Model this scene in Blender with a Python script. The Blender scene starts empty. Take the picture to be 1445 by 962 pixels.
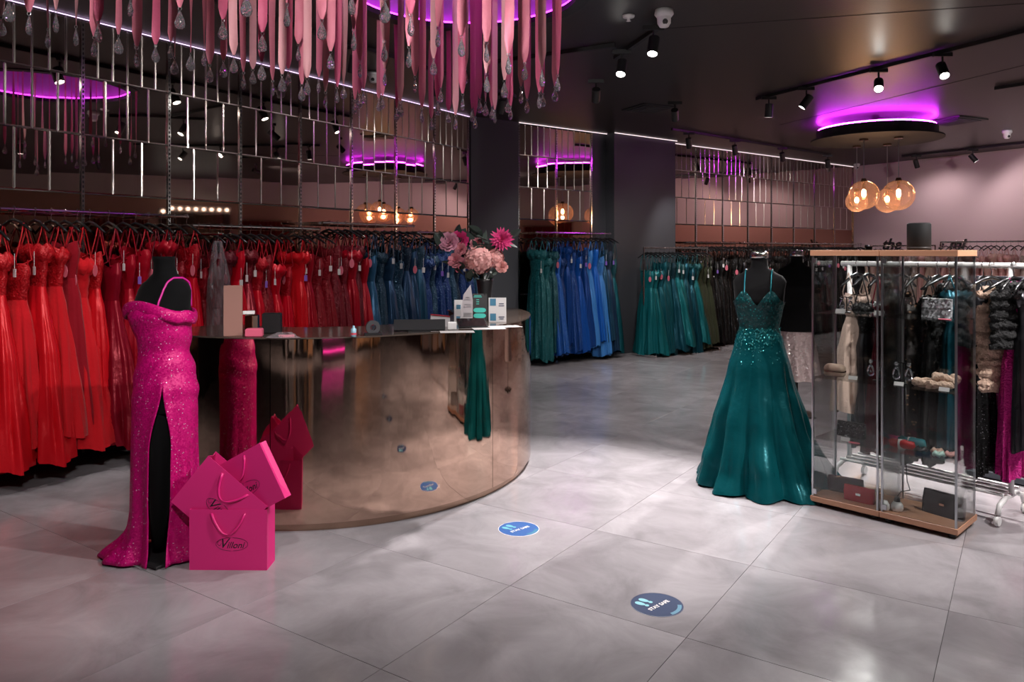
import bpy, bmesh, math, random
from mathutils import Vector, Matrix, Euler
R = math.radians
random.seed(7)
scene = bpy.context.scene
col = scene.collection
# ------------------------------------------------------------------ camera / world / exposure
F, CX, YH, EYE, H = 1080.0, 722.5, 354.0, 1.635, 3.5
cam_d = bpy.data.cameras.new('camera'); cam = bpy.data.objects.new('camera', cam_d); col.objects.link(cam)
cam.location = (0, 0, EYE); cam.rotation_euler = (R(90), 0, 0)
cam_d.sensor_width = 36; cam_d.lens = F / 1445 * 36; cam_d.shift_y = -(481 - YH) / 1445
cam_d.clip_start = 0.05; cam_d.clip_end = 100
scene.camera = cam
scene.view_settings.view_transform = 'Standard'; scene.view_settings.look = 'None'
scene.view_settings.gamma = 1; scene.view_settings.use_curve_mapping = False
scene.view_settings.exposure = 0.35
try:
    scene.cycles.use_denoising = True
    scene.cycles.max_bounces = 8; scene.cycles.glossy_bounces = 5; scene.cycles.transparent_max_bounces = 24
    scene.cycles.sample_clamp_indirect = 3.0; scene.cycles.sample_clamp_direct = 0
    scene.cycles.caustics_refractive = False; scene.cycles.caustics_reflective = False; scene.cycles.blur_glossy = 0.5
except Exception: pass
world = bpy.data.worlds.new('world'); scene.world = world; world.use_nodes = True
bg = world.node_tree.nodes['Background']
bg.inputs[0].default_value = (0.9, 0.8, 0.85, 1); bg.inputs[1].default_value = 0.02

def fl(px, py, z=0.0):
    d = (EYE - z) * F / (py - YH)
    return Vector(((px - CX) * d / F, d, z))
def at(px, py, Y):
    return Vector(((px - CX) * Y / F, Y, EYE - (py - YH) * Y / F))

# ------------------------------------------------------------------ materials
MATS = {}
def nodes(name):
    m = bpy.data.materials.new(name); m.use_nodes = True
    nt = m.node_tree; b = nt.nodes['Principled BSDF']
    return m, nt, b
def setp(b, **k):
    names = {'rough': 'Roughness', 'metal': 'Metallic', 'spec': 'Specular IOR Level', 'sheen': 'Sheen Weight', 'coat': 'Coat Weight',
             'coatr': 'Coat Roughness', 'trans': 'Transmission Weight', 'ior': 'IOR', 'alpha': 'Alpha', 'aniso': 'Anisotropic', 'sheenr': 'Sheen Roughness'}
    for a, v in k.items(): b.inputs[names[a]].default_value = v
def mat(name, c, **k):
    if name in MATS: return MATS[name]
    m, nt, b = nodes(name)
    b.inputs['Base Color'].default_value = (*c, 1); setp(b, **k)
    MATS[name] = m; return m
def emit(name, c, s):
    m, nt, b = nodes(name)
    b.inputs['Base Color'].default_value = (0, 0, 0, 1)
    b.inputs['Emission Color'].default_value = (*c, 1); b.inputs['Emission Strength'].default_value = s
    MATS[name] = m; return m
def noise_bump(nt, b, scale, strength, detail=4):
    tc = nt.nodes.new('ShaderNodeTexCoord'); n = nt.nodes.new('ShaderNodeTexNoise'); bu = nt.nodes.new('ShaderNodeBump')
    n.inputs['Scale'].default_value = scale; n.inputs['Detail'].default_value = detail
    bu.inputs['Strength'].default_value = strength; bu.inputs['Distance'].default_value = 0.02
    nt.links.new(tc.outputs['Object'], n.inputs['Vector']); nt.links.new(n.outputs['Fac'], bu.inputs['Height'])
    nt.links.new(bu.outputs['Normal'], b.inputs['Normal'])
def satin(name, c, rough=0.30):
    m, nt, b = nodes(name)
    b.inputs['Base Color'].default_value = (*c, 1)
    setp(b, rough=rough, spec=0.9)
    b.inputs['Specular Tint'].default_value = (*[min(1, x * .8 / max(c) + .2) for x in c], 1)
    noise_bump(nt, b, 7, 0.5)
    MATS[name] = m; return m
def tulle(name, c):
    m, nt, b = nodes(name)
    b.inputs['Base Color'].default_value = (*c, 1); setp(b, rough=0.85, sheen=0.08, spec=0.15)
    noise_bump(nt, b, 40, 0.25)
    MATS[name] = m; return m
def sequin(name, c, c2=None, scale=140, amount=0.35, flake=0.10):
    """cloth covered in small reflective sequins: every cell has its own tilt; a few pale foil cells put sparkle into the colour"""
    c2 = c2 or tuple(min(1, x * .5 + .5) for x in c)
    m, nt, b = nodes(name); N = nt.nodes.new; L = nt.links.new
    tc = N('ShaderNodeTexCoord'); v = N('ShaderNodeTexVoronoi'); v.inputs['Scale'].default_value = scale
    L(tc.outputs['Object'], v.inputs['Vector'])
    sep = N('ShaderNodeSeparateColor'); L(v.outputs['Color'], sep.inputs[0])
    r = N('ShaderNodeMath'); r.operation = 'GREATER_THAN'; r.inputs[1].default_value = 1 - flake; L(sep.outputs[0], r.inputs[0])
    dd = N('ShaderNodeMath'); dd.operation = 'LESS_THAN'; dd.inputs[1].default_value = 0.42; L(v.outputs['Distance'], dd.inputs[0])
    mm = N('ShaderNodeMath'); mm.operation = 'MULTIPLY'; L(r.outputs[0], mm.inputs[0]); L(dd.outputs[0], mm.inputs[1])
    mix = N('ShaderNodeMix'); mix.data_type = 'RGBA'; L(mm.outputs[0], mix.inputs['Factor'])
    mix.inputs['A'].default_value = (*c, 1); mix.inputs['B'].default_value = (*c2, 1)  # paler cell colour stands in for glints on the cloth
    L(mix.outputs['Result'], b.inputs['Base Color'])
    ml = N('ShaderNodeMath'); ml.operation = 'MULTIPLY'; ml.inputs[1].default_value = 0.4; L(mm.outputs[0], ml.inputs[0]); 
    ad = N('ShaderNodeMath'); ad.operation = 'ADD'; ad.inputs[1].default_value = 0.1; L(ml.outputs[0], ad.inputs[0]); L(ad.outputs[0], b.inputs['Metallic'])
    g = N('ShaderNodeNewGeometry'); sub = N('ShaderNodeVectorMath'); sub.operation = 'SUBTRACT'; sub.inputs[1].default_value = (.5, .5, .5)
    L(v.outputs['Color'], sub.inputs[0]); sc = N('ShaderNodeVectorMath'); sc.operation = 'SCALE'; sc.inputs['Scale'].default_value = amount * 2
    L(sub.outputs[0], sc.inputs[0]); add = N('ShaderNodeVectorMath'); L(g.outputs['Normal'], add.inputs[0]); L(sc.outputs[0], add.inputs[1])
    no = N('ShaderNodeVectorMath'); no.operation = 'NORMALIZE'; L(add.outputs[0], no.inputs[0]); L(no.outputs[0], b.inputs['Normal'])
    rm = N('ShaderNodeMath'); rm.operation = 'MULTIPLY_ADD'; rm.inputs[1].default_value = -.28; rm.inputs[2].default_value = .46; L(mm.outputs[0], rm.inputs[0]); L(rm.outputs[0], b.inputs['Roughness'])
    setp(b, spec=0.3)
    MATS[name] = m; return m
def glass_mat(name, tint=(0.95, 1, 0.98), refl=0.06):
    m = bpy.data.materials.new(name); m.use_nodes = True; nt = m.node_tree; nt.nodes.clear(); N = nt.nodes.new; L = nt.links.new
    o = N('ShaderNodeOutputMaterial'); t = N('ShaderNodeBsdfTransparent'); t.inputs[0].default_value = (*tint, 1)
    g = N('ShaderNodeBsdfGlossy'); g.inputs['Roughness'].default_value = 0.02
    lw = N('ShaderNodeLayerWeight'); lw.inputs['Blend'].default_value = 0.25; fr = N('ShaderNodeMath'); fr.operation = 'MULTIPLY_ADD'; fr.inputs[1].default_value = 0.55; fr.inputs[2].default_value = 0.03; L(lw.outputs['Fresnel'], fr.inputs[0])
    mx = N('ShaderNodeMixShader'); L(fr.outputs[0], mx.inputs[0]); L(t.outputs[0], mx.inputs[1]); L(g.outputs[0], mx.inputs[2]); L(mx.outputs[0], o.inputs[0])
    MATS[name] = m; return m

M_dark = mat('dark paint', (0.030, 0.030, 0.034), rough=0.6, spec=0.3)
M_col = mat('column paint', (0.045, 0.047, 0.055), rough=0.6)
M_ceil, nt, b = nodes('ceiling paint'); b.inputs['Base Color'].default_value = (0.030, 0.024, 0.024, 1); setp(b, rough=0.40, spec=0.4); noise_bump(nt, b, 60, 0.05)
M_pink, nt, b = nodes('pink plaster'); b.inputs['Base Color'].default_value = (0.62, 0.43, 0.46, 1); setp(b, rough=0.8); noise_bump(nt, b, 30, 0.04)
M_beige = mat('beige panel', (0.55, 0.47, 0.42), rough=0.7)
M_mirror = mat('bronze tinted mirror', (0.66, 0.55, 0.50), metal=1.0, rough=0.015)
M_bevel = mat('mirror bevel', (0.95, 0.86, 0.80), metal=1.0, rough=0.22)
M_copper = mat('copper tinted mirror', (0.52, 0.29, 0.21), metal=1.0, rough=0.03)
M_bronze = mat('polished bronze metal', (0.68, 0.47, 0.36), metal=1.0, rough=0.045)
M_bronze_d = mat('dark bronze metal', (0.45, 0.30, 0.22), metal=1.0, rough=0.2)
M_chrome = mat('chrome', (0.8, 0.78, 0.77), metal=1.0, rough=0.12)
M_steel = mat('brushed aluminium', (0.55, 0.57, 0.60), metal=1.0, rough=0.3)
M_black = mat('black plastic', (0.012, 0.012, 0.013), rough=0.35)
M_blackm = mat('black metal', (0.015, 0.015, 0.016), rough=0.5)
M_velvet = mat('black velvet', (0.0045, 0.0045, 0.005), rough=0.9, sheen=0.03, spec=0.1)
M_hang = mat('black gloss hanger', (0.010, 0.010, 0.011), rough=0.18, spec=0.6)
M_white = mat('white paint', (0.80, 0.79, 0.79), rough=0.4)
M_paper = mat('white paper', (0.80, 0.78, 0.78), rough=0.7)
M_pinktag = mat('pink card', (0.85, 0.20, 0.28), rough=0.6)
M_ink = mat('black ink', (0.02, 0.005, 0.015), rough=0.6)
M_purple = mat('purple card', (0.30, 0.15, 0.65), rough=0.6)
M_glass = glass_mat('cabinet glass', (0.972, 0.985, 0.980))
M_poly = glass_mat('clear film', (0.94, 0.92, 0.94))
_nt = M_poly.node_tree; _o = next(n for n in _nt.nodes if n.type == 'OUTPUT_MATERIAL'); _d = _nt.nodes.new('ShaderNodeBsdfDiffuse'); _d.inputs[0].default_value = (.75, .68, .72, 1)
_m = _nt.nodes.new('ShaderNodeMixShader'); _m.inputs[0].default_value = .12; _nt.links.new(_o.inputs[0].links[0].from_socket, _m.inputs[1]); _nt.links.new(_d.outputs[0], _m.inputs[2]); _nt.links.new(_m.outputs[0], _o.inputs[0])
M_amber = glass_mat('amber globe glass', (0.98, 0.90, 0.85))
_nt = M_amber.node_tree; _o = next(n for n in _nt.nodes if n.type == 'OUTPUT_MATERIAL'); _d = _nt.nodes.new('ShaderNodeBsdfTranslucent'); _d.inputs[0].default_value = (1, .62, .45, 1)
_m = _nt.nodes.new('ShaderNodeMixShader'); _m.inputs[0].default_value = .045; _nt.links.new(_o.inputs[0].links[0].from_socket, _m.inputs[1]); _nt.links.new(_d.outputs[0], _m.inputs[2]); _nt.links.new(_m.outputs[0], _o.inputs[0])
M_crystal, nt, b = nodes('cut crystal'); b.inputs['Base Color'].default_value = (0.93, 0.9, 0.97, 1); setp(b, trans=0.9, rough=0.01, ior=1.55)
try: b.inputs['Thin Film Thickness'].default_value = 320; b.inputs['Thin Film IOR'].default_value = 1.5
except Exception: pass
M_ribbon = satin('pink satin ribbon', (0.80, 0.25, 0.34), 0.45)
M_ribbon2 = satin('deep rose satin ribbon', (0.66, 0.13, 0.24), 0.45)
M_ribbon3 = satin('pale rose satin ribbon', (0.86, 0.42, 0.46), 0.45)
M_wood, nt, b = nodes('beech laminate')
tc = nt.nodes.new('ShaderNodeTexCoord'); mp = nt.nodes.new('ShaderNodeMapping'); mp.inputs['Scale'].default_value = (2, 40, 40)
wn = nt.nodes.new('ShaderNodeTexNoise'); wn.inputs['Scale'].default_value = 1.5; wn.inputs['Detail'].default_value = 5
cr = nt.nodes.new('ShaderNodeValToRGB'); cr.color_ramp.elements[0].color = (0.42, 0.20, 0.115, 1); cr.color_ramp.elements[1].color = (0.58, 0.31, 0.19, 1)
nt.links.new(tc.outputs['Object'], mp.inputs[0]); nt.links.new(mp.outputs[0], wn.inputs['Vector']); nt.links.new(wn.outputs['Fac'], cr.inputs[0]); nt.links.new(cr.outputs[0], b.inputs['Base Color']); setp(b, rough=0.4)
# polished grey marble floor: world-space veining plus a tone of its own for each tile
M_tile, nt, b = nodes('grey marble tile'); N = nt.nodes.new; L = nt.links.new
geo = N('ShaderNodeNewGeometry'); oi = N('ShaderNodeObjectInfo')
off = N('ShaderNodeVectorMath'); off.operation = 'SCALE'; off.inputs[0].default_value = (31, 17, 5); L(oi.outputs['Random'], off.inputs['Scale'])
ad = N('ShaderNodeVectorMath'); L(geo.outputs['Position'], ad.inputs[0]); L(off.outputs[0], ad.inputs[1])
n1 = N('ShaderNodeTexNoise'); n1.inputs['Scale'].default_value = 2.6; n1.inputs['Detail'].default_value = 8; n1.inputs['Roughness'].default_value = 0.62; n1.inputs['Distortion'].default_value = 0.6
L(ad.outputs[0], n1.inputs['Vector'])
cr = N('ShaderNodeValToRGB'); cr.color_ramp.elements[0].position = .3; cr.color_ramp.elements[1].position = .72
cr.color_ramp.elements[0].color = (0.255, 0.236, 0.25, 1); cr.color_ramp.elements[1].color = (0.41, 0.385, 0.405, 1); L(n1.outputs['Fac'], cr.inputs[0])
hs = N('ShaderNodeHueSaturation'); mr = N('ShaderNodeMapRange'); mr.inputs['To Min'].default_value = .93; mr.inputs['To Max'].default_value = 1.06
L(oi.outputs['Random'], mr.inputs[0]); L(mr.outputs[0], hs.inputs['Value']); L(cr.outputs[0], hs.inputs['Color']); L(hs.outputs[0], b.inputs['Base Color'])
n2 = N('ShaderNodeTexNoise'); n2.inputs['Scale'].default_value = 14; n2.inputs['Detail'].default_value = 4; L(geo.outputs['Position'], n2.inputs['Vector'])
mr2 = N('ShaderNodeMapRange'); mr2.inputs['To Min'].default_value = .10; mr2.inputs['To Max'].default_value = .22; L(n2.outputs['Fac'], mr2.inputs[0]); L(mr2.outputs[0], b.inputs['Roughness'])
setp(b, spec=0.55)
M_grout = mat('dark grout', (0.10, 0.09, 0.09), rough=0.8)
E_lens = emit('lamp lens', (1.0, 0.95, 0.88), 60)
E_lens_off = mat('unlit lens', (0.25, 0.25, 0.25), rough=0.2)
E_violet = emit('violet led', (0.66, 0.03, 0.95), 10)
E_violet2 = emit('violet led of the disc', (0.70, 0.03, 0.95), 60)
E_strip = emit('pinkish white led strip', (1.0, 0.80, 0.82), 1.5)
E_stripv = emit('violet white led strip', (0.90, 0.62, 1.0), 1.6)
E_bulb = emit('warm filament', (1.0, 0.55, 0.25), 45)
E_globe = emit('white bulb', (0.95, 1.0, 0.97), 6)
E_mag = emit('magenta led', (1.0, 0.05, 0.55), 3)

# ------------------------------------------------------------------ mesh helpers
class MB:
    def __init__(s): s.v = []; s.f = []
    def add(s, vs, fs):
        o = len(s.v); s.v += [Vector(v) for v in vs]; s.f += [tuple(i + o for i in f) for f in fs]; return s
    def box(s, c, d, rot=None, bev=0):
        x, y, z = d[0] / 2, d[1] / 2, d[2] / 2
        M = Euler(rot).to_matrix() if rot else Matrix.Identity(3)
        if bev:
            b_ = bev; vs = []
            for sz in (-1, 1):
                for k, (zz, ins) in enumerate(((z - b_, 0), (z, b_)) if sz > 0 else ((z, b_), (z - b_, 0))):
                    for (sx, sy) in ((-1, -1), (1, -1), (1, 1), (-1, 1)): vs.append((sx * (x - ins), sy * (y - ins), sz * zz))
            fs = [(3, 2, 1, 0), (12, 13, 14, 15)]
            for k in range(3):
                for i in range(4): fs.append((k * 4 + i, k * 4 + (i + 1) % 4, k * 4 + 4 + (i + 1) % 4, k * 4 + 4 + i))
        else:
            vs = [(sx * x, sy * y, sz * z) for sz in (-1, 1) for (sx, sy) in ((-1, -1), (1, -1), (1, 1), (-1, 1))]
            fs = [(3, 2, 1, 0), (4, 5, 6, 7)] + [(i, (i + 1) % 4, 4 + (i + 1) % 4, 4 + i) for i in range(4)]
        return s.add([M @ Vector(v) + Vector(c) for v in vs], fs)
    def tube(s, pts, r, n=8, cap=True):
        pts = [Vector(p) for p in pts]; rs = r if isinstance(r, (list, tuple)) else [r] * len(pts)
        vs = []; ref = None
        for i, p in enumerate(pts):
            t = (pts[min(i + 1, len(pts) - 1)] - pts[max(i - 1, 0)]).normalized()
            if ref is None: ref = Vector((0, 0, 1)) if abs(t.z) < .9 else Vector((1, 0, 0))
            a = t.cross(ref); a = a.normalized() if a.length > 1e-6 else Vector((1, 0, 0)); b_ = t.cross(a); ref = -b_ if False else ref
            for k in range(n):
                th = 2 * math.pi * k / n; vs.append(p + (a * math.cos(th) + b_ * math.sin(th)) * rs[i])
        fs = []
        for i in range(len(pts) - 1):
            for k in range(n): fs.append((i * n + k, i * n + (k + 1) % n, (i + 1) * n + (k + 1) % n, (i + 1) * n + k))
        if cap: fs += [tuple(range(n - 1, -1, -1)), tuple(range((len(pts) - 1) * n, len(pts) * n))]
        return s.add(vs, fs)
    def lathe(s, prof, n=24, c=(0, 0, 0), axis=None):
        M = Vector((0, 0, 1)).rotation_difference(Vector(axis)).to_matrix() if axis else Matrix.Identity(3)
        vs = []; fs = []
        for (r, z) in prof:
            for k in range(n):
                th = 2 * math.pi * k / n; vs.append(M @ Vector((r * math.cos(th), r * math.sin(th), z)) + Vector(c))
        for i in range(len(prof) - 1):
            for k in range(n): fs.append((i * n + k, i * n + (k + 1) % n, (i + 1) * n + (k + 1) % n, (i + 1) * n + k))
        return s.add(vs, fs)
    def rings(s, rings, closed=True, cap=False):
        n = len(rings[0]); vs = [p for r in rings for p in r]; fs = []
        for i in range(len(rings) - 1):
            for k in range(n if closed else n - 1): fs.append((i * n + k, i * n + (k + 1) % n, (i + 1) * n + (k + 1) % n, (i + 1) * n + k))
        if cap: fs += [tuple(range(n - 1, -1, -1)), tuple(range((len(rings) - 1) * n, len(rings) * n))]
        return s.add(vs, fs)
    def prism(s, poly, z0, z1):
        n = len(poly); vs = [(x, y, z0) for x, y in poly] + [(x, y, z1) for x, y in poly]
        return s.add(vs, [tuple(range(n - 1, -1, -1)), tuple(range(n, 2 * n))] + [(i, (i + 1) % n, n + (i + 1) % n, n + i) for i in range(n)])
    def mesh(s, name, m=None, smooth=False, recalc=True):
        me = bpy.data.meshes.new(name); me.from_pydata([tuple(v) for v in s.v], [], s.f)
        if recalc:
            bm = bmesh.new(); bm.from_mesh(me); bmesh.ops.recalc_face_normals(bm, faces=bm.faces); bm.to_mesh(me); bm.free()
        if smooth:
            for p in me.polygons: p.use_smooth = True
        if m: me.materials.append(m)
        return me
    def build(s, name, m=None, parent=None, smooth=False, **k):
        return link(name, s.mesh(name, m, smooth), parent, **k)
def link(name, me, parent=None, loc=None, rz=None, m=None, scale=None, mw=None):
    o = bpy.data.objects.new(name, me); col.objects.link(o)
    if parent: o.parent = parent
    if loc is not None: o.location = loc
    if rz is not None: o.rotation_euler = (0, 0, rz)
    if scale is not None: o.scale = scale
    if mw is not None: o.matrix_local = mw
    if m is not None:
        if not me.materials: me.materials.append(m)
        o.material_slots[0].link = 'OBJECT'; o.material_slots[0].material = m
    return o
def tag(o, label=None, cat=None, group=None, kind=None):
    if label: o['label'] = label
    if cat: o['category'] = cat
    if group: o['group'] = group
    if kind: o['kind'] = kind
    return o
def thing(name, label, cat, loc=(0, 0, 0), rz=0, group=None):
    o = bpy.data.objects.new(name, None); col.objects.link(o); o.location = loc; o.rotation_euler = (0, 0, rz); o.empty_display_size = .1
    return tag(o, label, cat, group)
def struct(o): o['kind'] = 'structure'; return o
def text_mesh(body, size, shear=0.0, ext=0.0008, bold=0.0):
    cu = bpy.data.curves.new('lettering', 'FONT'); cu.body = body; cu.size = size; cu.shear = shear; cu.extrude = ext; cu.offset = bold
    cu.align_x = 'CENTER'; cu.align_y = 'CENTER'; cu.resolution_u = 3
    o = bpy.data.objects.new('lettering', cu); col.objects.link(o)
    dg = bpy.context.evaluated_depsgraph_get(); me = bpy.data.meshes.new_from_object(o.evaluated_get(dg))
    bpy.data.objects.remove(o); me.materials.clear(); return me

def wavy(m, sx, sz, st):
    nt = m.node_tree; b = nt.nodes['Principled BSDF']; tc = nt.nodes.new('ShaderNodeTexCoord'); mp = nt.nodes.new('ShaderNodeMapping'); n = nt.nodes.new('ShaderNodeTexNoise'); bu = nt.nodes.new('ShaderNodeBump')
    mp.inputs['Scale'].default_value = (sx, sx, sz); n.inputs['Scale'].default_value = 1; n.inputs['Detail'].default_value = 2; bu.inputs['Strength'].default_value = st; bu.inputs['Distance'].default_value = .02
    nt.links.new(tc.outputs['Object'], mp.inputs[0]); nt.links.new(mp.outputs[0], n.inputs['Vector']); nt.links.new(n.outputs['Fac'], bu.inputs['Height']); nt.links.new(bu.outputs['Normal'], b.inputs['Normal'])
wavy(M_bronze, 9, .35, .10)

# ------------------------------------------------------------------ wall frames
def pol(ang): return Vector((math.sin(R(ang)), math.cos(R(ang)), 0))
class Wall:
    def __init__(s, P, ang):
        s.P = Vector((P[0], P[1], 0)); s.d = pol(ang); s.n = Vector((s.d.y, -s.d.x, 0)); s.rz = math.atan2(s.d.y, s.d.x)
    def pt(s, a, off=0, z=0): return s.P + s.d * a + s.n * off + Vector((0, 0, z))
    def s_at(s, px):
        k = (px - CX) / F; return (k * s.P.y - s.P.x) / (s.d.x - k * s.d.y)
    def mat(s, a, off=0, z=0): return Matrix.Translation(s.pt(a, off, z)) @ Matrix.Rotation(s.rz, 4, 'Z')
W1 = Wall((-0.62, 10.6), 32.5); W2 = Wall((0.06, 11.13), 52.2)
corner = W2.pt(9.45)
WP = Wall((corner.x, corner.y), 180 - 29.5)          # pink wall, runs towards the viewer's right
WP.n = Vector((WP.d.y, -WP.d.x, 0))
w1_start = W1.pt(-10.5)
pink_end = WP.pt(7.6)
back_r = Vector((9.2, -4.2, 0)); back_l = Vector((-6.6, -4.2, 0))
room = [w1_start, W1.pt(0.02), W2.pt(0), corner, pink_end, back_r, back_l]
room2 = [(p.x, p.y) for p in room]

# ------------------------------------------------------------------ lights (every lamp has a fixture; some fixtures are added to brighten things)
def spot_light(name, loc, target, power, size_deg=70, blend=0.6, color=(1, .93, .88), radius=0.05, parent=None):
    ld = bpy.data.lights.new(name, 'SPOT'); ld.energy = power; ld.spot_size = R(size_deg); ld.spot_blend = blend; ld.color = color; ld.shadow_soft_size = radius
    o = bpy.data.objects.new(name, ld); col.objects.link(o); o.location = loc
    o.rotation_euler = (Vector(target) - Vector(loc)).to_track_quat('-Z', 'Y').to_euler()
    return o

# ------------------------------------------------------------------ floor
fb = MB(); fb.prism(room2, -0.12, -0.006); floor = struct(fb.build('floor', M_grout))
tm = MB()
T = 0.9; g = 0.0022
tm.box((0, 0, -0.003), (T - g, T - g, 0.006), bev=0.0004); tile_me = tm.mesh('tile', M_tile)
def inside(x, y, poly=room2):
    c = False; n = len(poly)
    for i in range(n):
        x1, y1 = poly[i]; x2, y2 = poly[(i + 1) % n]
        if (y1 > y) != (y2 > y) and x < (x2 - x1) * (y - y1) / (y2 - y1) + x1: c = not c
    return c
tu = Vector((.829, -.559, 0)).normalized(); tv = Vector((-tu.y, tu.x, 0)); P0 = Vector((-.01, 3.74, 0))
tiles = []
for i in range(-14, 20):
    for j in range(-14, 22):
        c = P0 + tu * (i + .5) * T + tv * (j + .5) * T
        cs = [c + tu * a * T * .5 + tv * b_ * T * .5 for a in (-1, 1) for b_ in (-1, 1)]
        if any(inside(p.x, p.y) for p in cs): tiles.append((c, all(inside(p.x, p.y) for p in cs)))
def vis_key(t):
    c = t[0]; x = CX + c.x / max(c.y, .01) * F; infr = c.y > 2.2 and -250 < x < 1700
    return (not infr, c.length)
tiles.sort(key=vis_key)
rest = MB()
for k, (c, full) in enumerate(tiles):
    if k < 290: link('tile', tile_me, floor, loc=(c.x, c.y, 0), rz=math.atan2(tu.y, tu.x))
    else: rest.box((c.x, c.y, -0.003), (T - g, T - g, 0.006), rot=(0, 0, math.atan2(tu.y, tu.x)))
ro = rest.build('tile_field', M_tile, floor); ro['kind'] = 'stuff'

# ------------------------------------------------------------------ ceiling with a round lit recess over the desk
cove_c = Vector((-.35, 5.55)); cove_r = .9
bm = bmesh.new()
ov = [bm.verts.new((x, y, H)) for x, y in room2]
iv = [bm.verts.new((cove_c.x + cove_r * math.cos(2 * math.pi * k / 64), cove_c.y + cove_r * math.sin(2 * math.pi * k / 64), H)) for k in range(64)]
es = [bm.edges.new((ov[i], ov[(i + 1) % len(ov)])) for i in range(len(ov))] + [bm.edges.new((iv[i], iv[(i + 1) % 64])) for i in range(64)]
bmesh.ops.triangle_fill(bm, use_beauty=True, use_dissolve=False, edges=es)
for f in list(bm.faces):
    c = f.calc_center_median()
    if (Vector((c.x, c.y)) - cove_c).length < cove_r * .97 and all((Vector((v.co.x, v.co.y)) - cove_c).length < cove_r * 1.01 for v in f.verts): bm.faces.remove(f)
me = bpy.data.meshes.new('ceiling'); bm.to_mesh(me); bm.free(); me.materials.append(M_ceil)
ceiling = struct(link('ceiling', me))
rc = MB(); rc.lathe([(cove_r, 0), (cove_r, .34), (.001, .34)], 64, c=(cove_c.x, cove_c.y, H))
M_cove = mat('cove white paint', (0.55, 0.5, 0.55), rough=0.7)
cove = struct(rc.build('trim_4', M_cove)); tag(cove, 'round violet-lit ceiling recess above the desk')
lip = MB(); lip.lathe([(cove_r - .07, .0), (cove_r - .07, .03), (cove_r + .03, .03), (cove_r + .03, -.012), (cove_r - .07, -.012), (cove_r - .07, 0)], 64, c=(cove_c.x, cove_c.y, H))
lip.build('cove_lip', M_blackm, cove)
led = MB()
led.lathe([(cove_r - .066, .032), (cove_r - .066, .044), (cove_r - .052, .044), (cove_r - .052, .032), (cove_r - .066, .032)], 64, c=(cove_c.x, cove_c.y, H))
led.build('cove_led', E_violet, cove)
# fine plasterboard joints in the ceiling
for (a, b_) in (((1100, 176), (1445, 92)), ((940, 40), (1445, 5))):
    p, q = fl(*a, H), fl(*b_, H); dd = q - p
    j = MB(); j.box((0, 0, 0), (dd.length, .006, .003)); o = j.build('ceiling_joint', M_blackm, ceiling); o.location = (p + q) / 2 - Vector((0, 0, .001)); o.rotation_euler = (0, 0, math.atan2(dd.y, dd.x))

# ------------------------------------------------------------------ walls
def wall_slab(name, p, q, m, th=.15):
    p = Vector(p); q = Vector(q); d = (q - p); n = Vector((d.y, -d.x, 0)).normalized()
    mb = MB(); mb.prism([(p.x, p.y), (q.x, q.y), ((q - n * th).x, (q - n * th).y), ((p - n * th).x, (p - n * th).y)], 0, H + .4)
    return struct(mb.build(name, m))
wall_left = wall_slab('wall_left', w1_start, W1.pt(0.06), M_dark)
wall_back = wall_slab('wall_back', W2.pt(-.02), corner, M_dark)
wall_right = wall_slab('wall_right', corner, pink_end, M_pink)
wall_side = wall_slab('wall_side', pink_end, back_r, M_beige)
wall_rear = wall_slab('wall_rear', back_r, back_l, M_dark)
wall_near = wall_slab('wall_near', back_l, w1_start, M_dark)
ROWS = [(3.034, 3.485, 6), (2.568, 3.034, 4), (2.10, 2.568, 3), (1.0, 2.10, 1), (0.05, 1.0, 1)]
pan_cache = {}
def panel_mesh(w, h):
    k = (round(w, 3), round(h, 3))
    if k not in pan_cache:
        b_ = .009; t = .006; x, z = w / 2 - .0015, h / 2 - .0015
        mb = MB(); vs = [(-x, 0, -z), (x, 0, -z), (x, 0, z), (-x, 0, z), (-x + b_, -t, -z + b_), (x - b_, -t, -z + b_), (x - b_, -t, z - b_), (-x + b_, -t, z - b_)]
        mb.add(vs, [(4, 5, 6, 7)] + [(i, (i + 1) % 4, 4 + (i + 1) % 4, 4 + i) for i in range(4)])
        me = mb.mesh('mirror_panel', M_mirror, recalc=False); me.materials.append(M_bevel)
        for p in me.polygons: p.material_index = 0 if p.index == 0 else 1
        pan_cache[k] = me
    return pan_cache[k]
rng = random.Random(3)
up_cache = {}
def mirrors(wall, parent, s0, s1, nb):
    bw = (s1 - s0) / nb
    for i in range(nb):
        for (z0, z1, k) in ROWS:
            w = bw / k
            for j in range(k):
                o = link('mirror_panel', panel_mesh(w, z1 - z0), parent, m=M_copper if z1 < 2.2 else None)
                o.matrix_world = wall.mat(s0 + i * bw + (j + .5) * w, .012, (z0 + z1) / 2) @ Euler((R(rng.gauss(0, .12)), 0, R(rng.gauss(0, .12)))).to_matrix().to_4x4()
    for i in range(nb + 1):
        u = MB(); u.box((0, 0, 1.75), (.026, .014, 3.46))
        for zz in range(60): u.box((0, -.0075, 1.2 + zz * .038), (.009, .003, .02))
        if 'u' not in up_cache: 
            up_cache['u'] = MB().box((0, 0, 1.75), (.026, .014, 3.46)).mesh('slotted_upright', M_chrome)
            sl = MB()
            for zz in range(60): sl.box((0, 0, 1.2 + zz * .038), (.009, .003, .02))
            up_cache['s'] = sl.mesh('slots', M_blackm)
        o = link('slotted_upright', up_cache['u'], parent); o.matrix_world = wall.mat(s0 + i * bw, .026, 0)
        q = link('slots', up_cache['s'], o, loc=(0, -.0085, 0))
mirrors(W1, wall_left, -9.06, 0.0, 12)
s833, s849, s862, s940 = [W2.s_at(p) for p in (833, 849, 862, 940)]
mirrors(W2, wall_back, 0.03, s833, 2)
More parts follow.
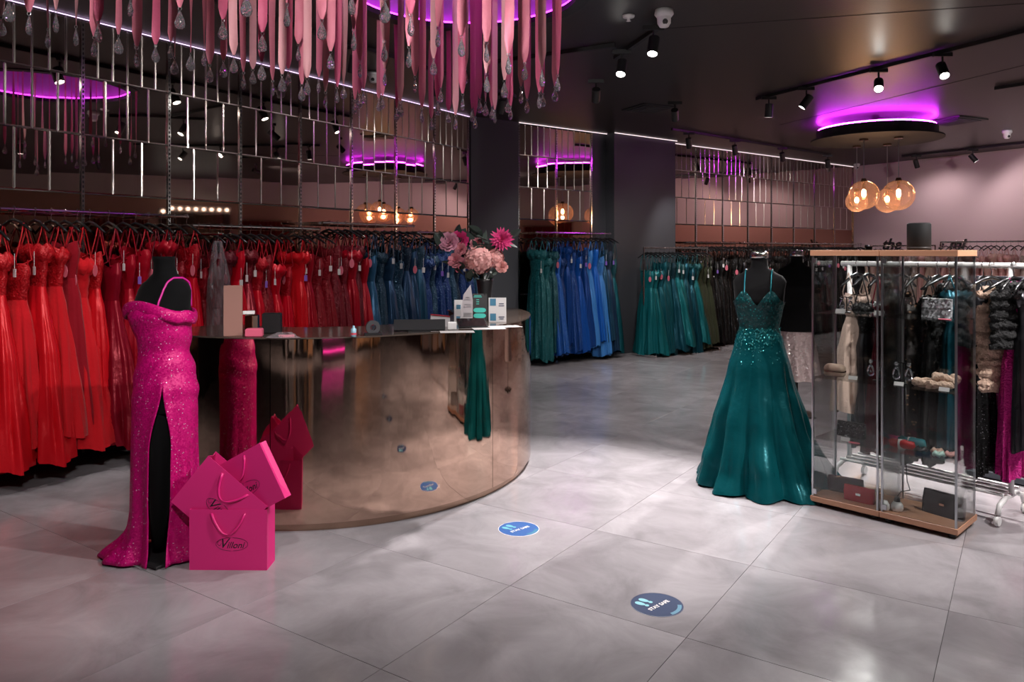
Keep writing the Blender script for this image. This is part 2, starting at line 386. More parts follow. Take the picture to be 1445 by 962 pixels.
mirrors(W2, wall_back, s940, 9.43, 8)
# columns between the mirrored bays
c1 = MB(); a, b_ = W1.pt(.02, .05), W2.pt(-.0, .05)
c1.prism([(a.x, a.y), (b_.x, b_.y), (W2.pt(.0, -.1).x, W2.pt(.0, -.1).y), (W1.pt(.06, -.1).x, W1.pt(.06, -.1).y)], 0, H)
tag(struct(c1.build('trim_1', M_col)), 'plain dark grey column between the two mirrored wall sections', None)
c2 = MB()
pts = [W2.pt(s833 + .01, .03), W2.pt(s849 + .06, .03), W2.pt(s849 + .06, .22), W2.pt(s940 - .02, .22), W2.pt(s940 - .02, -.05), W2.pt(s833 + .01, -.05)]
c2.prism([(p.x, p.y) for p in pts], 0, H)
tag(struct(c2.build('trim_2', M_col)), 'wide dark grey column behind the teal gown rack', None)
# led strip under the ceiling along the mirrored wall
def strip(name, wall, a, b_, off, m, parent):
    mb = MB(); mb.box(((a + b_) / 2, 0, 0), (b_ - a, .010, .006)); o = mb.build(name, m, parent); o.matrix_world = wall.mat(0, off, H - .008); return o
led_t = thing('led_strip', 'thin glowing led strip running along the top of the mirrored wall', 'light strip')
strip('diode_tape', W1, -9.06, 0.05, .03, E_stripv, led_t)
strip('diode_tape', W2, 0.0, s849 + .05, .07, E_strip, led_t)
strip('diode_tape', W2, s849 + .05, s940, .24, E_strip, led_t)
strip('diode_tape', W2, s940, 9.43, .03, E_strip, led_t)
pl = MB(); pl.box((0, 0, 0), (.03, .03, 2.2)); o = pl.build('trim_3', M_bronze_d); o.location = W2.pt(9.43, .02, 1.1 + 1.28); struct(o)

# ------------------------------------------------------------------ hanging disc with violet glow and four globe pendants
dc = Vector((5.25, 11.05, 3.25))
disc = thing('ceiling_disc', 'round dark ceiling disc with violet light glowing above its rim', 'ceiling light', (dc.x, dc.y, dc.z))
MB().lathe([(.001, -.02), (.88, -.02), (.88, .0), (.80, .01), (.001, .01)], 64).build('disc_plate', M_dark, disc)
MB().lathe([(.80, .01), (.80, .135), (.70, .135)], 64).build('drum', M_blackm, disc)
MB().lathe([(.755, .145), (.755, .16), (.775, .16), (.775, .145), (.755, .145)], 64).build('led_ring', E_violet2, disc)
MB().tube([(0, 0, .0), (0, 0, H - dc.z)], .05, 12).build('stem', M_blackm, disc)
pend = [(1219, 275, 20.5, 10.9), (1209, 284, 15, 11.6), (1268, 275, 21.5, 10.7), (1252, 283, 17, 11.4)]
for k, (px, py, rr, Y) in enumerate(pend):
    c = at(px, py, Y); r_ = rr * Y / F
    t = thing('globe_pendant', 'amber glass globe pendant lamp hanging below the dark ceiling disc', 'pendant lamp', c, 0, 'globe pendants below the ceiling disc')
    prof = [(max(.0005, r_ * math.sin(math.pi * i / 20)), -r_ * math.cos(math.pi * i / 20)) for i in range(20)]
    MB().lathe(prof[:-1], 32).build('globe', M_amber, t, smooth=True)
    MB().lathe([(.001, r_ * .99 + .03), (.03, r_ * .99 + .03), (.045, r_ * .93), (.001, r_ * .93)], 16).build('cap', M_bronze_d, t)
    MB().lathe([(.02, r_ * .95), (.02, r_ * .4), (.001, r_ * .4)], 12).build('socket', M_bronze_d, t)
    MB().lathe([(.001, r_ * .4), (.025, r_ * .32), (.032, r_ * .05), (.02, -r_ * .12), (.001, -r_ * .15)], 12).build('filament_bulb', E_bulb, t, smooth=True)
    pl_ = bpy.data.lights.new('bulb_light', 'POINT'); pl_.energy = 6; pl_.color = (1, .6, .35); pl_.shadow_soft_size = .03; po = bpy.data.objects.new('bulb_light', pl_); col.objects.link(po); po.location = c + Vector((0, 0, r_ * .1 - .12))
    top = dc.z - .02 - c.z
    MB().tube([(0, 0, r_), (0, 0, top)], .006, 6).build('cord', M_steel, t)
    MB().lathe([(.001, top), (.06, top), (.06, top - .025), (.001, top - .025)], 16).build('canopy', M_bronze_d, t)

# ------------------------------------------------------------------ tracks and spotlights
def track(a, b_, label):
    d = b_ - a; mb = MB(); mb.box((0, 0, -.018), (d.length, .035, .036))
    o = mb.build('lighting_track', M_blackm); o.location = ((a + b_) / 2) - Vector((0, 0, .004)); o.rotation_euler = (0, 0, math.atan2(d.y, d.x)); return tag(o, label, 'track')
spot_body = MB(); spot_body.lathe([(.001, -.075), (.038, -.075), (.045, -.07), (.045, .085), (.040, .085), (.040, .07), (.001, .07)], 20); spot_body_me = spot_body.mesh('lamp_body', M_blackm)
lens_on = MB().lathe([(.001, .076), (.039, .076)], 20).mesh('lens', E_lens); lens_off = MB().lathe([(.001, .076), (.039, .076)], 20).mesh('lens', E_lens_off)
mount_me = MB().box((0, 0, -.018), (.17, .038, .036)).mesh('track_adapter', M_blackm); arm_me = MB().tube([(0, 0, -.03), (0, 0, -.14)], .009, 8).mesh('arm', M_blackm)
def spotlight(pos, target, on, label, power=0, group=None, size=70, mount=True, color=(1, .94, .92), blend=.6):
    """pos: ceiling point; the lamp head hangs 0.17 below and points at target"""
    t = thing('track_spotlight', label, 'spotlight', pos, 0, group)
    if mount: link('track_adapter', mount_me, t, loc=(0, 0, -.03)); 
    link('arm', arm_me, t)
    hp = Vector((0, 0, -.19)); dirv = (Vector(target) - (Vector(pos) + hp)).normalized()
    q = Vector((0, 0, 1)).rotation_difference(dirv).to_matrix().to_4x4()
    hb = link('lamp_body', spot_body_me, t); hb.matrix_local = Matrix.Translation(hp) @ q
    link('lens', lens_on if on else lens_off, hb)
    if power:
        lp = Vector(pos) + hp + dirv * .10
        spot_light('spot_lamp', lp, target, power, size, blend, color)
    return t
tA0, tA1 = fl(1068, 137, H), fl(1470, 34, H)
track(tA0, tA1, 'long black lighting track with four spotlights above the glass cabinets')
def on_track(a, b_, px):
    k = (px - CX) / F; d = b_ - a; s = (k * a.y - a.x) / (d.x - k * d.y); return a + d * s
pA = [on_track(tA0, tA1, p) for p in (1085, 1138, 1240, 1330)]
LA = 'black track spotlight above the glass cabinets'
spotlight(pA[0], (3.0, 9.5, 0.6), True, 'black track spotlight turned away towards the dark column, at the track end', 140, None, 80)
spotlight(pA[1], (1.2, 9.2, 0.2), True, 'black track spotlight tilted away, second from the dark column end', 130, None, 80)
spotlight(pA[2], (2.2, 4.6, 0.3), True, 'lit black track spotlight on the long track, nearer the ceiling disc', 520, None, 50)
spotlight(pA[3], (3.6, 4.6, 0.0), True, 'lit black track spotlight on the long track, farther from the dark column', 560, None, 60)
# pair of lamps by the white dome camera
tC0, tC1 = fl(868, 78, H), fl(945, 24, H)
tB0, tB1 = fl(690, 85, H), fl(868, 60, H)
track(tB0, tB1, 'short black lighting track running towards the crystal ribbons')
track(tC0, tC1, 'short black lighting track carrying two dazzling spotlights')
for (px, py, tg, lab) in ((877, 95, (0.35, 5.3, 0.0), 'dazzling lit spotlight beside the dark column, smaller glare'), (922, 64, (0.55, 5.0, 0.0), 'dazzling lit spotlight near the white dome camera, larger glare')):
    c = fl(px, py, H - .19); spotlight(Vector((c.x, c.y, H)), tg, True, lab, 400, None, 50)
tD0, tD1 = fl(948, 180, H), fl(1172, 217, H)
track(tD0, tD1, 'black lighting track close to the mirrored wall behind the black gowns')
for i, (px, on) in enumerate(((972, 1), (1037, 0), (1104, 0), (1168, 0))):
    p = on_track(tD0, tD1, px); spotlight(p, W2.pt(W2.s_at(px) - .2, .5, .8), True, ['brightest', 'second', 'third', 'last'][i] + ' spotlight on the track by the black gowns, counted from the column', 110 if on else 50, None, 75)
tE0, tE1 = fl(1273, 219, H), fl(1450, 199, H)
track(tE0, tE1, 'thin black lighting track beside the pink wall')
for i, px in enumerate((1293, 1373)):
    p = on_track(tE0, tE1, px); spotlight(p, WP.pt(2.2 + i * 2.4, .0, 1.0), True, ['black spotlight tilted sideways by the pink wall', 'black spotlight hanging straight by the pink wall'][i], 26, None, 150)
tG0, tG1 = fl(1404, 122, H), fl(1500, 107, H); track(tG0, tG1, 'black lighting track cut off at the picture edge beyond the air vent')
# lamps along the mirrored wall and over the shop floor (most of them above the frame, seen in the mirrors; some added as fill)
tW0, tW1 = W1.pt(-9, 1.35, H), W1.pt(-.9, 1.35, H); track(tW0, tW1, 'long black lighting track parallel to the red gowns')
for i, s_ in enumerate((-7.3, -6.0, -4.8, -3.6, -2.4, -1.2)):
    spotlight(W1.pt(s_, 1.35, H), W1.pt(s_ + .35, .35, .75), True, 'lit spotlight aimed at the gowns along the mirrored wall', (60, 62, 46, 34, 34, 46)[i], 'spotlights aimed at the gown wall', 65)
tH0, tH1 = Vector((-2.6, 2.2, H)), Vector((4.2, 3.0, H)); track(tH0, tH1, 'lighting track across the shop in front of the desk')
for i, (x, tg, pw) in enumerate(((2.2, (-1.9, 4.15, .9), 330), (.4, (-1.3, 3.8, .3), 60), (3.3, (1.6, 5.2, .8), 120), (3.9, (2.7, 4.9, .7), 290))):  # first follows the mannequin's shadow; last added as front light for cabinets
    y = tH0.y + (tH1.y - tH0.y) * (x - tH0.x) / (tH1.x - tH0.x)
    spotlight(Vector((x, y, H)), tg, True, 'lit spotlight on the track across the shop front', pw, 'spotlights over the shop front', 42 if i != 3 else 60)
tI0, tI1 = Vector((.2, 8.6, H)), Vector((2.6, 10.6, H))
spotlight(Vector((.9, 8.2, H)), W2.pt(.9, .5, .7), True, 'lit ceiling spotlight facing the royal blue gowns', 120, None, 70)
spotlight(Vector((2.0, 9.4, H)), W2.pt(2.9, .7, .7), True, 'lit ceiling spotlight facing the teal gown rack', 90, None, 70)
for i, (x, y, tg) in enumerate(((5.2, 2.2, (4.0, .2, .6)), (-2.2, -.8, (-2.5, -3.4, .9)), (1.6, -.8, (1.5, -3.4, .9)), (6.6, 5.6, (7.6, 6.4, 1.0)))):
    spotlight(Vector((x, y, H)), tg, True, 'lit ceiling spotlight at the far side of the shop', 260, 'spotlights at the far side', 90)

spotlight(Vector((-.2, .6, H)), (-1.2, 4.3, 2.85), True, 'added ceiling spotlight aimed at the crystal ribbons', 260, None, 72)  # lamp added out of view to light the ribbons evenly
spotlight(Vector((-.7, 1.0, H)), (-1.55, 4.0, .5), True, 'added ceiling spotlight brightening the magenta bags', 170, None, 36)  # front light added out of view to lift the bag faces
spotlight(Vector((6.9, 8.6, H)), WP.pt(3.6, 0, 1.6), True, 'added ceiling spotlight washing the pink wall', 140, None, 110)  # wide lamp added out of view to even out the wall
for i, (x, y, pw) in enumerate(((3.5, 3.6, 120), (1.0, 4.7, 170), (3.9, 4.7, 180))):  # fill lamps added out of view to brighten the floor
    spotlight(Vector((x, y, H)), (x, y + .1, 0), True, 'added fill downlight pointing straight to the shop floor', pw, 'added fill downlights over the shop floor', 115)
# small things on the ceiling
def dome_camera(c, s, label):
    t = thing('dome_camera', label, 'security camera', c)
    MB().lathe([(.001, 0), (.06 * s, 0), (.065 * s, -.03 * s), (.05 * s, -.05 * s), (.001, -.05 * s)], 24).build('mount', M_white, t, smooth=True)
    MB().lathe([(.047 * s, -.045 * s), (.045 * s, -.09 * s), (.03 * s, -.115 * s), (.001, -.12 * s)], 24).build('ball', M_white, t, smooth=True)
    MB().lathe([(.001, 0), (.018 * s, 0), (.018 * s, -.012 * s), (.001, -.014 * s)], 12, c=(0, -.035 * s, -.085 * s), axis=(0, .8, .6)).build('camera_lens', M_black, t)
dome_camera(fl(937, 14, H), 1.15, 'white dome security camera near the two dazzling spotlights')
dome_camera(fl(1421, 184, H), 1.1, 'white dome security camera above the pink wall track')
dome_camera(fl(1209, 231, H), 1.0, 'small dome security camera in the corner by the pink wall')
dome_camera(fl(527, 101, H - .0), 1.0, 'white dome security camera behind the hanging crystal ribbons')
t = thing('smoke_detector', 'small round white ceiling sprinkler rose near the dome camera', 'detector', fl(887, 22, H))
MB().lathe([(.001, 0), (.05, 0), (.045, -.015), (.015, -.02), (.012, -.04), (.02, -.045), (.001, -.05)], 20).build('rose', M_white, t, smooth=True)
for (px, py, s, lab) in ((1345, 170, .62, 'black square air vent near the violet ceiling disc'), (915, 152, .5, 'dark square air vent above the grey column')):
    t = thing('air_vent', lab, 'vent', fl(px, py, H), R(25))
    MB().box((0, 0, -.008), (s, s, .016)).build('vent_frame', M_blackm, t)
    for k in range(3): MB().box((0, 0, -.02 - .0 * k), (s * (.8 - .22 * k), s * (.8 - .22 * k), .012 + .008 * k)).build('louvre', M_dark, t)

# ------------------------------------------------------------------ crystal ribbon drops
C1 = [(38,55),(5,120),(123,110),(237,100),(203,170),(322,160),(417,145),(400,207),(503,197),(553,35),(580,250),(578,185),(660,235),(725,220),(740,287),(763,88),(808,270),(865,250),(890,320),(945,135),(948,300),(992,280),(1033,350),(1045,30),(1073,332),(1110,310),(1113,187),(1157,380),(1197,360)]
C2 = [(15,75),(63,230),(20,335),(78,400),(100,375),(150,365),(163,135),(178,430),(200,265),(228,410),(255,395),(290,25),(298,178),(325,300),(303,460),(322,435),(340,415),(405,450),(420,440),(428,225),(430,335),(430,55),(480,490),(495,470),(532,250),(540,115),(558,365),(587,495),(628,532),(637,290),(655,165),(655,465),(667,410),(700,500),(730,525),(755,205),(760,440),(772,330),(800,495),(813,525),(833,455),(857,468),(863,360),(885,485),(897,500),(862,230),(937,385),(952,455),(963,485),(955,280),(1008,410),(1023,310),(1033,455),(1085,432),(1100,430),(1097,335),(1152,405),(1163,360)]
drops = [(x / 3.006, y / 3.006) for x, y in C1] + [(400 + x / 3.006, y / 3.006) for x, y in C2]
rg = random.Random(11)
def ribbon_mesh(tw, cv):
    mb = MB(); n = 24; rings = []
    for i in range(n + 1):
        t = i / n; w = .0235 * (1 if t < .93 else 1 - .72 * (t - .93) / .07); a = tw * (t - .5) ; x0 = cv * math.sin(t * math.pi)
        rings.append([(x0 + q * w * math.cos(a), q * w * math.sin(a) + .004 * (1 - q * q), -t) for q in (-1, -.5, 0, .5, 1)])
    mb.rings(rings, closed=False); return mb.mesh('ribbon', M_ribbon, smooth=True, recalc=False)
rib_me = [ribbon_mesh(tw, cv) for tw, cv in ((.5, .004), (-.7, -.006), (1.1, .006), (.1, 0), (-1.5, .008))]
def crystal_mesh():
    mb = MB(); n = 10; prof = [(.003, 0), (.010, -.018), (.019, -.04), (.025, -.06), (.021, -.078), (.010, -.088)]
    rings = [[(r_ * math.cos(2 * math.pi * (k + .5 * (i % 2)) / n), .55 * r_ * math.sin(2 * math.pi * (k + .5 * (i % 2)) / n), z) for k in range(n)] for i, (r_, z) in enumerate(prof)]
    vs = [p for r_ in rings for p in r_]; fs = []
    for i in range(len(rings) - 1):
        for k in range(n):
            a, b2, c, d = i * n + k, i * n + (k + 1) % n, (i + 1) * n + k, (i + 1) * n + (k + 1) % n
            fs += [(a, b2, c), (b2, d, c)] if i % 2 else [(a, d, c), (a, b2, d)]
    fs += [tuple(range(n - 1, -1, -1)), tuple(range((len(rings) - 1) * n, len(rings) * n))]
    mb.add(vs, fs); return mb.mesh('crystal', M_crystal)
crys_me = crystal_mesh()
ring_me = MB().tube([(.008 * math.cos(a * math.pi / 6), 0, .008 * math.sin(a * math.pi / 6)) for a in range(13)], .0016, 6, cap=False).mesh('ring', M_steel)
def drop(c, zb):
    """c: (x, y) of the ribbon, zb: height of the crystal's centre"""
    top = H + (.34 if (Vector((c[0], c[1])) - cove_c).length < cove_r else 0)
    mr_ = rg.choice((M_ribbon, M_ribbon, M_ribbon2, M_ribbon3)); cn = {M_ribbon.name: 'mid pink', M_ribbon2.name: 'deep rose', M_ribbon3.name: 'pale rose'}[mr_.name]
    t = thing('ribbon_drop', cn + ' satin ribbon with a teardrop crystal hanging over the desk', 'ribbon', (c[0], c[1], top), rg.uniform(-.65, .65), cn + ' crystal ribbons over the desk')
    L_ = top - zb - .062
    link('ribbon', rg.choice(rib_me), t, scale=(1, 1, L_), m=mr_)
    link('ring', ring_me, t, loc=(0, 0, -L_ - .006)); link('crystal', crys_me, t, loc=(0, 0, -L_ - .014), rz=rg.uniform(0, 3))
seen = []
for (px, py) in drops:
    for tries in range(30):
        z = (2.70 if px < 560 else 2.64) + rg.uniform(-.12, .12); Y = (z - EYE) * F / (YH - py)
        X = (px - CX) * Y / F
        if 2.7 < Y < 6.9 and all((X - a) ** 2 + (Y - b_) ** 2 > .055 ** 2 for a, b_ in seen): break
    seen.append((X, Y)); drop((X, Y), z)
# the same curtain of ribbons goes on towards the viewer, above the frame; it shows in the mirrors
k = 0
while k < 60:
    a = rg.uniform(0, 6.283); r_ = 1.75 * math.sqrt(rg.random()); X, Y = -1.1 + r_ * math.cos(a), 3.6 + r_ * math.sin(a)
    z = 2.62 + rg.uniform(-.14, .14)
    py = YH - (z - .1 - EYE) * F / Y
    if Y < 2.6 or (py > 4) or any((X - p) ** 2 + (Y - q) ** 2 < .08 ** 2 for p, q in seen): 
        k += .2; continue
    seen.append((X, Y)); drop((X, Y), z); k += 1

# ------------------------------------------------------------------ curved bronze desk
EC, EA, EB, DH = Vector((-1.35, 6.12)), 1.5, 1.675, 1.125
def ell(th, off=0): 
    a = R(th); n = Vector((math.cos(a) / EA, math.sin(a) / EB)).normalized()
    return EC + Vector((EA * math.cos(a), EB * math.sin(a))) - n * off
def band(t0, t1, o0, o1, z0, z1, n=48):
    mb = MB(); rings = []
    for i in range(n + 1):
        th = t0 + (t1 - t0) * i / n; a, b_ = ell(th, o0), ell(th, o1)
        rings.append([(a.x, a.y, z0), (a.x, a.y, z1), (b_.x, b_.y, z1), (b_.x, b_.y, z0)])
    mb.rings(rings, cap=True); return mb
def smooth_band(o, n):
    me = o.data
    for p in me.polygons: p.use_smooth = abs(p.normal.z) < .5
    me.set_sharp_from_angle(angle=R(35))
desk = thing('reception_desk', 'curved reception desk clad in polished mirror bronze metal', 'desk', (EC.x, EC.y, 0))
def dpart(mb, name, m):
    for v in mb.v: v -= Vector((EC.x, EC.y, 0))
    o = mb.build(name, m, desk); smooth_band(o, 0); return o
TH = (-132, -92.1, -35.6, 24)
for i in range(3): dpart(band(TH[i] + .08, TH[i + 1] - .08, 0, .03, .045, DH - .004, 64), 'front_panel', M_bronze)
dpart(band(-132, 24, .02, .09, 0, .05), 'plinth', M_bronze_d)
dpart(band(-131.9, 23.9, .002, .62, DH - .003, DH + .006, 90), 'countertop', mat('bronze tinted glass top', (0.16, 0.12, 0.10), metal=.6, rough=0.1))
dpart(band(-131.8, 23.8, .58, .61, .02, DH - .004), 'staff_side_panel', M_dark)
for th in (-131.9, 23.9): dpart(band(th - .05, th + .05, .03, .6, .02, DH - .004, 1), 'end_panel', M_bronze)

# ------------------------------------------------------------------ hangers and hanging gowns (hang point = local origin, width along local x)
hook_pts = [(0, 0, -.065), (0, 0, -.03)] + [(.0 + .018 * math.sin(a), 0, .0 - .018 * math.cos(a) + .0) for a in [R(q) for q in range(20, 300, 35)]]
hook_pts = [(0, 0, -.075), (0, 0, -.035)] + [(-.019 * math.cos(R(q)), 0, .004 + .019 * math.sin(R(q))) for q in range(-60, 200, 26)]
hook_me = MB().tube(hook_pts, .0028, 6).mesh('hook', M_chrome, smooth=True)
bar = [(-.205, 0, -.155), (-.15, 0, -.125), (-.07, 0, -.088), (0, 0, -.072), (.07, 0, -.088), (.15, 0, -.125), (.205, 0, -.155)]
bar_me = MB().tube(bar, [.007, .010, .011, .012, .011, .010, .007], 8).mesh('shoulder_bar', M_hang, smooth=True)
def hanger(p, rz, label, group, tilt=0):
    t = thing('clothes_hanger', label, 'hanger', p, rz, group)
    link('shoulder_bar', bar_me, t); link('hook', hook_me, t)
def interp(tab, z):
    """tab rows sorted by falling z: (z, values...)"""
    if z >= tab[0][0]: return tab[0][1:]
    for a, b_ in zip(tab, tab[1:]):
        if z >= b_[0]:
            k = (a[0] - z) / (a[0] - b_[0]); k = k * k * (3 - 2 * k) * .4 + k * .6
            return tuple(x + (y - x) * k for x, y in zip(a[1:], b_[1:]))
    return tab[-1][1:]
def gown_set(kind, seed):
    r_ = random.Random(seed); n = 64
    L_ = r_.uniform(1.68, 1.78)
    hw, hd = {'sheath': (.19, .085), 'aline': (.27, .12), 'ball': (.36, .16)}[kind]
    hw *= r_.uniform(.9, 1.12); ph = [r_.uniform(0, 6.28) for _ in range(4)]; nf = r_.choice((7, 9, 11)); nf2 = r_.choice((15, 19, 23))
    tab = [(-.22, .15, .045), (-.30, .165, .06), (-.38, .15, .055), (-.50, .125, .05), (-.66, .165, .07), (-1.0, .165 + (hw - .165) * .4, .07 + (hd - .07) * .45), (-L_, hw, hd)]
    neck = r_.choice((0, 1, 2))
    def ring(z0, t, bod):
        pts = []
        for k in range(n):
            th = 2 * math.pi * k / n; z = z0
            if bod and t < .999:
                dip = (.05 * math.cos(th) ** 2 + (.02 * abs(math.sin(2 * th)) if neck else 0) - (.03 if neck == 2 and math.sin(th) > 0 else 0)) * (1 - t); z = z0 + dip
            rx, ry = interp(tab, z); low = max(0, min(1, (-.5 - z) / .9))
            am = .46 * low ** .8; f_ = am * ((abs(math.sin(nf / 2 * th + ph[0] + .5 * math.sin(z * 3 + ph[1]) + .4 * math.sin(2 * th))) ** .65 * 2 - 1.4) * .62 + .38 * (abs(math.sin(nf2 / 2 * th + ph[2] + z)) ** .7 * 2 - 1.3))
            if bod: f_ += .05 * math.sin(z * 60 + 2 * math.sin(th + ph[3])) * (1 if neck else .4)
            pts.append((rx * math.cos(th) * (1 + f_ * .35), ry * math.sin(th) * (1 + f_ * 1.6), z + (.03 * math.sin(3 * th + ph[1]) * low ** 6 if not bod else 0)))
        return pts
    bod = MB().rings([ring(-.26 - .24 * i / 9, i / 9, True) for i in range(10)])
    sk = MB().rings([ring(-.497 - (L_ - .497) * (i / 26) , i / 26, False) for i in range(27)])
    sts = []
    for sx in (-1, 1):
        st = MB(); sts.append(st); st.tube([(sx * .115, .0, -.105), (sx * .12, .02, -.17), (sx * .115, .05, -.26), (sx * .115, .045, -.29), (sx * .118, -.0, -.29), (sx * .115, -.05, -.27), (sx * .12, -.02, -.17), (sx * .115, .0, -.105)], .005, 6)
    ru = MB()
    if neck == 1:       # gathered ruffle round the neckline
        rr = []
        for j in range(5):
            rr.append([((.165 + .035 * math.sin(j / 4 * math.pi) + .014 * math.sin(13 * a + j * 2 + ph[0])) * math.cos(a), (.06 + .04 * math.sin(j / 4 * math.pi) + .012 * math.sin(11 * a + j + ph[1])) * math.sin(a), -.20 - .03 * j + .012 * math.sin(9 * a + ph[2])) for a in [2 * math.pi * k / 48 for k in range(48)]])
        ru.rings(rr)
    return dict(L=L_, bodice=bod.mesh('bodice', M_paper, True), skirt=sk.mesh('skirt', M_paper, True), straps=[q.mesh('shoulder_strap', M_paper, True) for q in sts], ruffle=ru.mesh('ruffle', M_paper, True) if ru.v else None)
GOWNS = {k: [gown_set(k, 100 * i + j) for j in range(4)] for i, k in enumerate(('sheath', 'aline', 'ball'))}
oval_me = MB().lathe([(.001, 0), (.031, 0), (.031, .002), (.001, .002)], 20, axis=(0, 1, 0)).mesh('oval_tag', M_pinktag)
for v in oval_me.vertices: v.co.z *= 1.5
card_me = MB().box((0, 0, 0), (.035, .002, .06)).mesh('price_card', M_paper)
string_me = MB().tube([(0, 0, .03), (0, 0, .14)], .0015, 4).mesh('string', M_paper)
def gown(p, rz, kind, mb, ms, label, group, tagk=None, rr=random, scale=(1, 1, 1), strap=True):
    g_ = rr.choice(GOWNS[kind]); t = thing('hanging_gown', label, 'gown', p, rz, group); t.scale = scale
    dz = rr.choice((.02, .05, .09, .13, .17)); kz = (g_['L'] - dz) / g_['L']; lo = (0, 0, -dz)
    link('bodice', g_['bodice'], t, m=mb, loc=lo); link('skirt', g_['skirt'], t, m=ms, loc=(0, 0, -dz - .497 * (1 - kz)), scale=(1, 1, kz))
    if strap:
        for q in g_['straps']: link('shoulder_strap', q, t, m=mb, scale=(1, 1, (.27 + dz) / .27), loc=(0, 0, .105 * dz / .27))
    if g_['ruffle']: link('ruffle', g_['ruffle'], t, m=mb, loc=lo)
    if tagk:
        x = rr.choice((-.20, -.19, -.17, -.14))
        o = link('swing_tag', oval_me if tagk == 'oval' else card_me, t, loc=(x, (.07 if math.cos(rz) < 0 else -.07), -.40 - rr.random() * .14), m={'oval': M_pinktag, 'card': M_paper, 'purple': M_purple}[tagk]); link('string', string_me, o)
    return t
def fam(name, cols, sq=(.5, .5, .5)):
    out = []
    for i, c in enumerate(cols):
        out.append((satin(f'{name} satin {i}', c), tulle(f'{name} tulle {i}', c), sequin(f'{name} sequin {i}', tuple(x * .8 for x in c), tuple(min(1, x * .5 + y) for x, y in zip(c, sq)), 120, .3, .07)))
    return out
FAM = {'bright red': fam('bright red', [(.42, .002, .012), (.50, .006, .012)], (.5, .1, .1)), 'deep red': fam('deep red', [(.24, .002, .010), (.16, .002, .010)], (.5, .08, .1)), 'wine red': fam('wine red', [(.11, .002, .010)], (.4, .08, .1)),
       'navy': fam('navy', [(.006, .020, .045), (.008, .035, .065)], (.25, .4, .5)), 'steel blue': fam('steel blue', [(.015, .075, .14), (.012, .05, .10)], (.3, .5, .6)),
       'royal blue': fam('royal blue', [(.005, .055, .26), (.008, .085, .36), (.004, .03, .14)], (.3, .5, .6)), 'sky blue': fam('sky blue', [(.04, .17, .44)], (.4, .5, .6)),
       'teal': fam('teal', [(.004, .085, .095), (.004, .055, .070), (.003, .035, .050)], (.2, .5, .5)), 'olive': fam('olive', [(.035, .042, .022)], (.3, .3, .2)),
       'black': fam('black', [(.0035, .0035, .004), (.006, .006, .0065)], (.35, .35, .38)), 'blush pink': fam('blush pink', [(.62, .34, .33), (.66, .42, .38)], (.4, .4, .4)), 'nude': fam('nude', [(.52, .38, .32), (.45, .36, .33)], (.4, .4, .4)),
       'gold': fam('gold', [(.42, .24, .12), (.50, .30, .17)], (.5, .4, .3)), 'silver': fam('silver', [(.42, .40, .40), (.30, .29, .30)], (.5, .5, .5))}
CL = ('satin', 'tulle', 'sequinned')
KW = {'sheath': 'slim', 'aline': 'flowing', 'ball': 'full-skirted'}
def hang_row(pt, rz, s0, s1, step, chooser, where, group, seed, z, Lfit=None):
    rr = random.Random(seed); s = s0
    while s < s1:
        f_, kind, cl, tg = chooser(s, rr)
        v = rr.choice(FAM[f_]); mS = v[cl]; mB = v[2] if rr.random() < .4 else v[cl]
        p = pt(s); sc = rr.uniform(.94, 1.02) * (Lfit or 1)
        a = rz + R(rr.gauss(0, 5))
        gown(p, a, kind, mB, mS, f'{f_} {KW[kind]} {CL[cl]} gown hanging {where}', f'{f_} {KW[kind]} {CL[cl]} gowns {where}', tg, rr, (rr.uniform(.88, 1.08), rr.uniform(.9, 1.15), sc))
        hanger(p, a, f'black hanger {group}', f'hangers {group}')
        s += step * rr.uniform(.75, 1.25)
def rail(wall, a, b_, off, z, label, m=M_chrome):
    t = thing('clothes_rail', label, 'rail', wall.pt((a + b_) / 2, off, z), wall.rz, 'chrome rails on the mirrored wall')
    MB().tube([(-(b_ - a) / 2, 0, 0), ((b_ - a) / 2, 0, 0)], .0125, 12).build('rail_tube', m, t)
    for sx in (-1, 1):
        MB().box((sx * ((b_ - a) / 2 - .12), off / 2 - .01, .0), (.014, off - .03, .03)).build('bracket_arm', m, t)
OFF = .33
rz1 = W1.rz + R(90); rz2 = W2.rz + R(90)
BW = .755
for i in range(5):
    a = -7.55 + i * 1.51; z = 1.86 if i % 2 == 0 else 1.93
    rail(W1, a + .02, a + 1.49, OFF, z, 'chrome clothes rail on brackets above the ' + ('red' if a < -2.4 else 'blue') + ' gowns')
def ch1(s, rr):
    px = CX + W1.pt(s, OFF).x / W1.pt(s, OFF).y * F
    tg = rr.choice((None, None, 'card', 'card', 'oval', 'purple'))
    if px < 60: return ('bright red', rr.choice(('aline', 'ball')), rr.choice((0, 0, 1)), tg)
    if px < 150: return (rr.choice(('bright red', 'deep red')), rr.choice(('ball', 'aline')), rr.choice((1, 1, 0)), tg)
    if px < 345: return (rr.choice(('deep red', 'deep red', 'bright red', 'wine red')), rr.choice(('aline', 'sheath', 'ball')), rr.choice((0, 0, 2)), tg)
    if px < 432: return (rr.choice(('bright red', 'deep red', 'bright red')), rr.choice(('aline', 'sheath')), rr.choice((0, 2, 0)), tg)
    if px < 508: return (rr.choice(('deep red', 'wine red')), rr.choice(('aline', 'sheath')), rr.choice((0, 2)), tg)
    if px < 590: return (rr.choice(('navy', 'navy', 'steel blue')), rr.choice(('aline', 'sheath')), rr.choice((0, 0, 2)), tg)
    return (rr.choice(('steel blue', 'royal blue', 'navy')), 'sheath', 2, tg)
